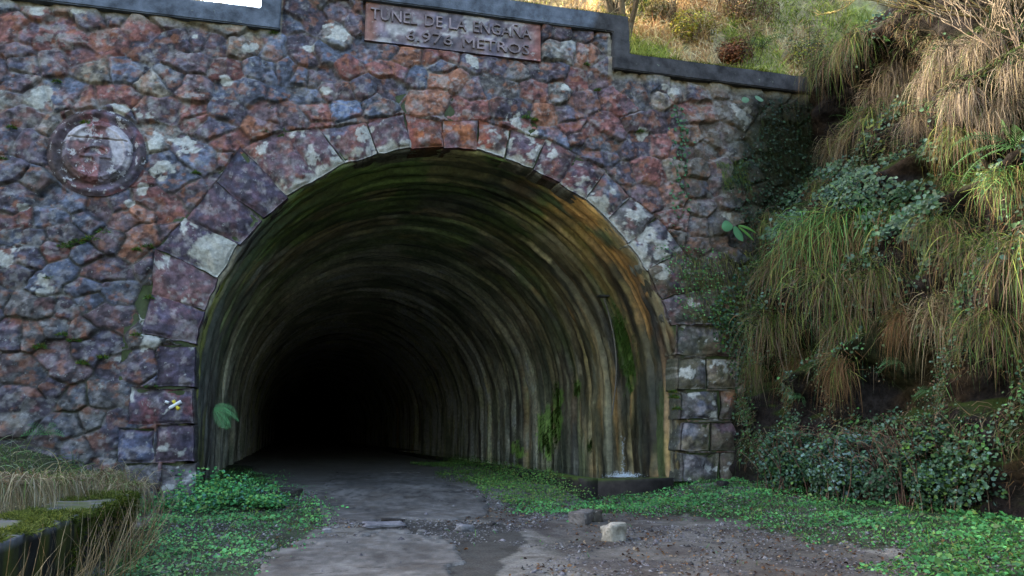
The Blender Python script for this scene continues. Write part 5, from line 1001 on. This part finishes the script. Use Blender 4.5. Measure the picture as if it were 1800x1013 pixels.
# ---- drain channel at the right inside the mouth
drain = empty('drain_channel', (5.9, -.6, -.3), 'dark wet concrete drain channel at the foot of the right tunnel wall', 'drain')
def dcol(V):
    c = np.tile(srgb(62, 56, 54), (len(V), 1)); c = mixm(c, ss(0, .3, fbm(V[:, 0]*3+V[:, 1]*2, V[:, 2]*3+V[:, 1]*2, 230, 4))*.6, srgb(34, 32, 32)); c = mixm(c, ss(.0, .25, fbm(V[:, 0]*2, V[:, 1]*2, 231, 4))*ss(.02, .1, V[:, 2])*.9, srgb(80, 98, 34)); return c
off = np.array(drain.location)
a = box_np('side_wall', 4.86, 5.14, -.78, 30, lambda y: -.5, lambda y: .10+0.0*y, M_PARA, drain, dcol, .08, 41); a.location = -Vector(off)
b = box_np('end_wall', 5.14, 6.55, -.80, -.52, lambda y: -.5, lambda y: .09, M_PARA, drain, dcol, .05, 43); b.location = -Vector(off)
M_WAT, nn_, bb_ = mat_new('water'); bb_.inputs['Base Color'].default_value = (.02, .03, .03, 1); bb_.inputs['Roughness'].default_value = .06; bb_.inputs['Specular IOR Level'].default_value = .6
w1 = N(nn_, 'ShaderNodeTexNoise'); w1.inputs['Scale'].default_value = 14; w2 = N(nn_, 'ShaderNodeBump'); w2.inputs['Strength'].default_value = .25; nn_.links.new(w1.outputs[0], w2.inputs['Height']); nn_.links.new(w2.outputs[0], bb_.inputs['Normal'])
xs = np.linspace(5.1, 7.2, 12); ys2 = np.linspace(-.6, 30, 60); X, Y = np.meshgrid(xs, ys2, indexing='ij'); V = np.stack([X, Y, 0*X+.02], -1).reshape(-1, 3)
tag(mesh_np('water', V, grid_faces(12, 60), M_WAT), kind='structure')
# splash of falling water
sp = on_y(1096, 826, .7); wst = hit_lining(1082, 720)
M_FOAM, fn_, fb_ = mat_new('water_drops'); fb_.inputs['Base Color'].default_value = (.75, .82, .9, 1); fb_.inputs['Roughness'].default_value = .15; fb_.inputs['Transmission Weight'].default_value = .35
k = 900; P_ = np.stack([sp[0]+.13*rng.normal(size=k), sp[1]+.10*rng.normal(size=k), .04+.04*np.abs(rng.normal(size=k))], -1); P2_ = np.stack([sp[0]+.02*rng.normal(size=110), sp[1]+.02*rng.normal(size=110), .06+.75*rng.random(110)], -1)
V, F, C = rocks(np.concatenate([P_, P2_]), np.full(k+110, .004)+.005*rng.random(k+110), [(220, 230, 240)])
tag(mesh_np('splash', V, F, M_FOAM), 'small white splash where dripping water hits the drain channel', 'splash', kind='stuff')
# drip pipe on lining
pa = hit_lining(1072, 524); pb = hit_lining(1085, 730); 
pe = empty('drip_pipe', tuple(pb), 'thin pale drip pipe under a small dark bracket on the right tunnel wall', 'pipe')
def lin_pt(y, z, off=.12): return np.array([AX+math.sqrt(max((AR-.03-off)**2-max(z-AZ, 0)**2, 0)) if z > AZ else AX+AR-.03-off, y, z])
pts = [lin_pt(pa[1]+(pb[1]-pa[1])*t, pa[2]+(pb[2]-pa[2])*t) - pb + np.array([0, .01*math.sin(t*9), 0]) for t in np.linspace(0, 1, 16)]
V, F, C = tube_arrays(pts, .022, .016, srgb(138, 132, 124), 8); mesh_np('tube', V, F, attr_mat('lime_pipe', n_scale=30, n_amt=.4), pe, col=C)
bm = bmesh.new(); bmesh.ops.create_cube(bm, size=1); bmesh.ops.scale(bm, vec=(.30, .22, .035), verts=bm.verts[:]); bmesh.ops.bevel(bm, geom=bm.edges[:], offset=.008, segments=2, affect='EDGES')
o = bm_mesh('bracket', bm, plain_mat('dark_iron', (.02, .02, .02), .7), pe); o.location = Vector(pts[0])+Vector((.02, 0, .03))
# ---- bare trees and shrubs
def bare_tree(loc, H, spread, lab, nm='bare_tree', stems=3, depth=5, lean=(0, 0), col=(120, 104, 82), tw=(170, 150, 116), r0=.06, seed=1, cat='tree', grp=None):
    rs = random.Random(seed); trunk = []; twigs = []
    def grow(p, d, L, r, lev):
        n_ = 5; pts = [p.copy()]; dd = d.copy()
        for k in range(n_):
            dd = dd+np.array([rs.gauss(0, .12), rs.gauss(0, .12), rs.gauss(.03, .08)]); dd /= np.linalg.norm(dd); p = p+dd*L/n_; pts.append(p.copy())
        (trunk if lev <= 1 else twigs).append(tube_arrays(pts, max(r, .007), max(r*.55, .005), (srgb(*col) if lev <= 1 else srgb(*tw))*rs.uniform(.8, 1.2), 6 if lev < 2 else 3))
        if lev >= depth: return
        for k in range(rs.choice((2, 3, 3)) if lev else 4):
            j = rs.randint(2, n_); nd = dd+np.array([rs.gauss(0, spread), rs.gauss(0, spread), rs.gauss(.1, spread*.7)]); nd /= np.linalg.norm(nd); grow(pts[j].copy(), nd, L*rs.uniform(.55, .8), r*.55, lev+1)
    for s_ in range(stems):
        d = np.array([lean[0]+rs.gauss(0, .22), lean[1]+rs.gauss(0, .2), 1.0]); d /= np.linalg.norm(d); grow(np.array([rs.gauss(0, .06), rs.gauss(0, .06), -.1]), d, H*.42, r0, 0)
    e = empty(nm, tuple(loc), lab, cat, grp); V, F, C = merge(trunk); mesh_np('trunk', V, F, M_BARK, e, col=C.clip(0, 1)); V, F, C = merge(twigs); mesh_np('twigs', V, F, M_BARK, e, col=C.clip(0, 1)); return e
def hz(x, y): return (x, y, float(hill_z(np.array(x), np.array(y))))
bare_tree(hz(6.75, 1.4), 4.2, .35, 'bare multi stemmed tree behind the right step of the coping', stems=6, lean=(-.05, 0), r0=.08, seed=5, grp=None)
SH = [(1.0, 1.6, 3.2, 'pale bare shrub behind the raised coping, above the left end of the plaque'), (1.9, 2.6, 3.8, 'second bare shrub from the left behind the raised coping'), (2.8, 1.5, 3.2, 'pale bare shrub behind the middle of the raised coping'), (3.7, 2.5, 3.8, 'bare shrub behind the raised coping, above the right half of the plaque'), (4.5, 1.5, 3.2, 'bare shrub just right of the plaque, behind the raised coping'),
      (5.3, 2.4, 3.8, 'pale bare shrub left of the multi stemmed tree'), (-2.0, 2.5, 3.0, 'bare shrub against the bright sky behind the left coping'), (8.3, 2.2, 3.2, 'bare shrub on the sunlit slope right of the multi stemmed tree'), (9.6, 3.0, 3.4, 'twiggy bare shrub high on the sunlit slope'), (7.4, 4.2, 4.6, 'slim bare shrub standing behind the multi stemmed tree')]
for i, (x, y, H, lab) in enumerate(SH):
    bare_tree(hz(x, y), H, .5, lab, 'bare_shrub', 5, 5, (0, 0), (150, 132, 104), (200, 180, 146), .03, 20+i, 'shrub', 'bare shrubs behind the wall')
# overhanging twigs at upper right, growing out of the cliff
p = hit_cliff(1740, 20)+np.array([.1, 0, 0]); bare_tree(p, 3.6, .4, 'bare branched shrub leaning out from the cliff top over the ledge', 'overhanging_shrub', 5, 5, (-2.2, .9), (132, 116, 78), (166, 150, 96), .016, 51, 'shrub')
p = hit_cliff(1790, 150)+np.array([.1, 0, 0]); bare_tree(p, 2.6, .3, 'thin bare sapling stems rising at the upper right picture edge', 'bare_sapling', 5, 3, (-.35, 0), (120, 104, 88), (140, 124, 104), .014, 52, 'sapling')
# yellow-leaved slope bushes
YB = [(216, 202, 60), (230, 214, 84), (180, 176, 66), (200, 170, 90), (140, 146, 60)]
for i, (x, y, r, lab, cols) in enumerate([(8.4, 1.3, .5, 'yellow green bush on the sunlit slope above the right coping', YB), (10.0, 1.6, .55, 'reddish brown dry bush on the slope right of the yellow one', [(168, 120, 84), (190, 150, 110), (140, 96, 70), (150, 140, 60)]), (11.2, 1.0, .5, 'olive and yellow bush at the top of the cliff', YB+GRN), (7.3, 2.6, .5, 'green leafy bush behind the foot of the bare tree', GRN+[(150, 156, 70)]),
    (9.2, 2.4, .45, 'tawny dry bush behind the yellow green one', [(206, 176, 124), (180, 140, 90), (216, 196, 150)]), (10.6, 2.6, .55, 'bright yellow bush near the top of the sunlit slope', YB[:3]+[(230, 214, 90)]), (7.9, 1.9, .35, 'small cream coloured dry bush on the lower sunlit slope', [(214, 196, 150), (190, 166, 110), (150, 150, 80)]),
    (9.3, 1.0, .35, 'small rust red bracken clump just behind the right coping', [(160, 96, 60), (186, 120, 76), (140, 84, 54)]), (11.6, 2.2, .5, 'dark green bush where the slope meets the cliff', GRN)]):
    p = np.array(hz(x, y)); e = empty('slope_bush', tuple(p), lab, 'bush', 'bushes on the sunlit slope'); lv, st_ = bush_arrays(p, (r*1.3, r, r*.9), 3400, cols, .045, 25); mesh_np('foliage', *lv[:2], M_LEAF, e, col=lv[2].clip(0, 1)); mesh_np('stems', *st_[:2], M_BARK, e, col=st_[2])
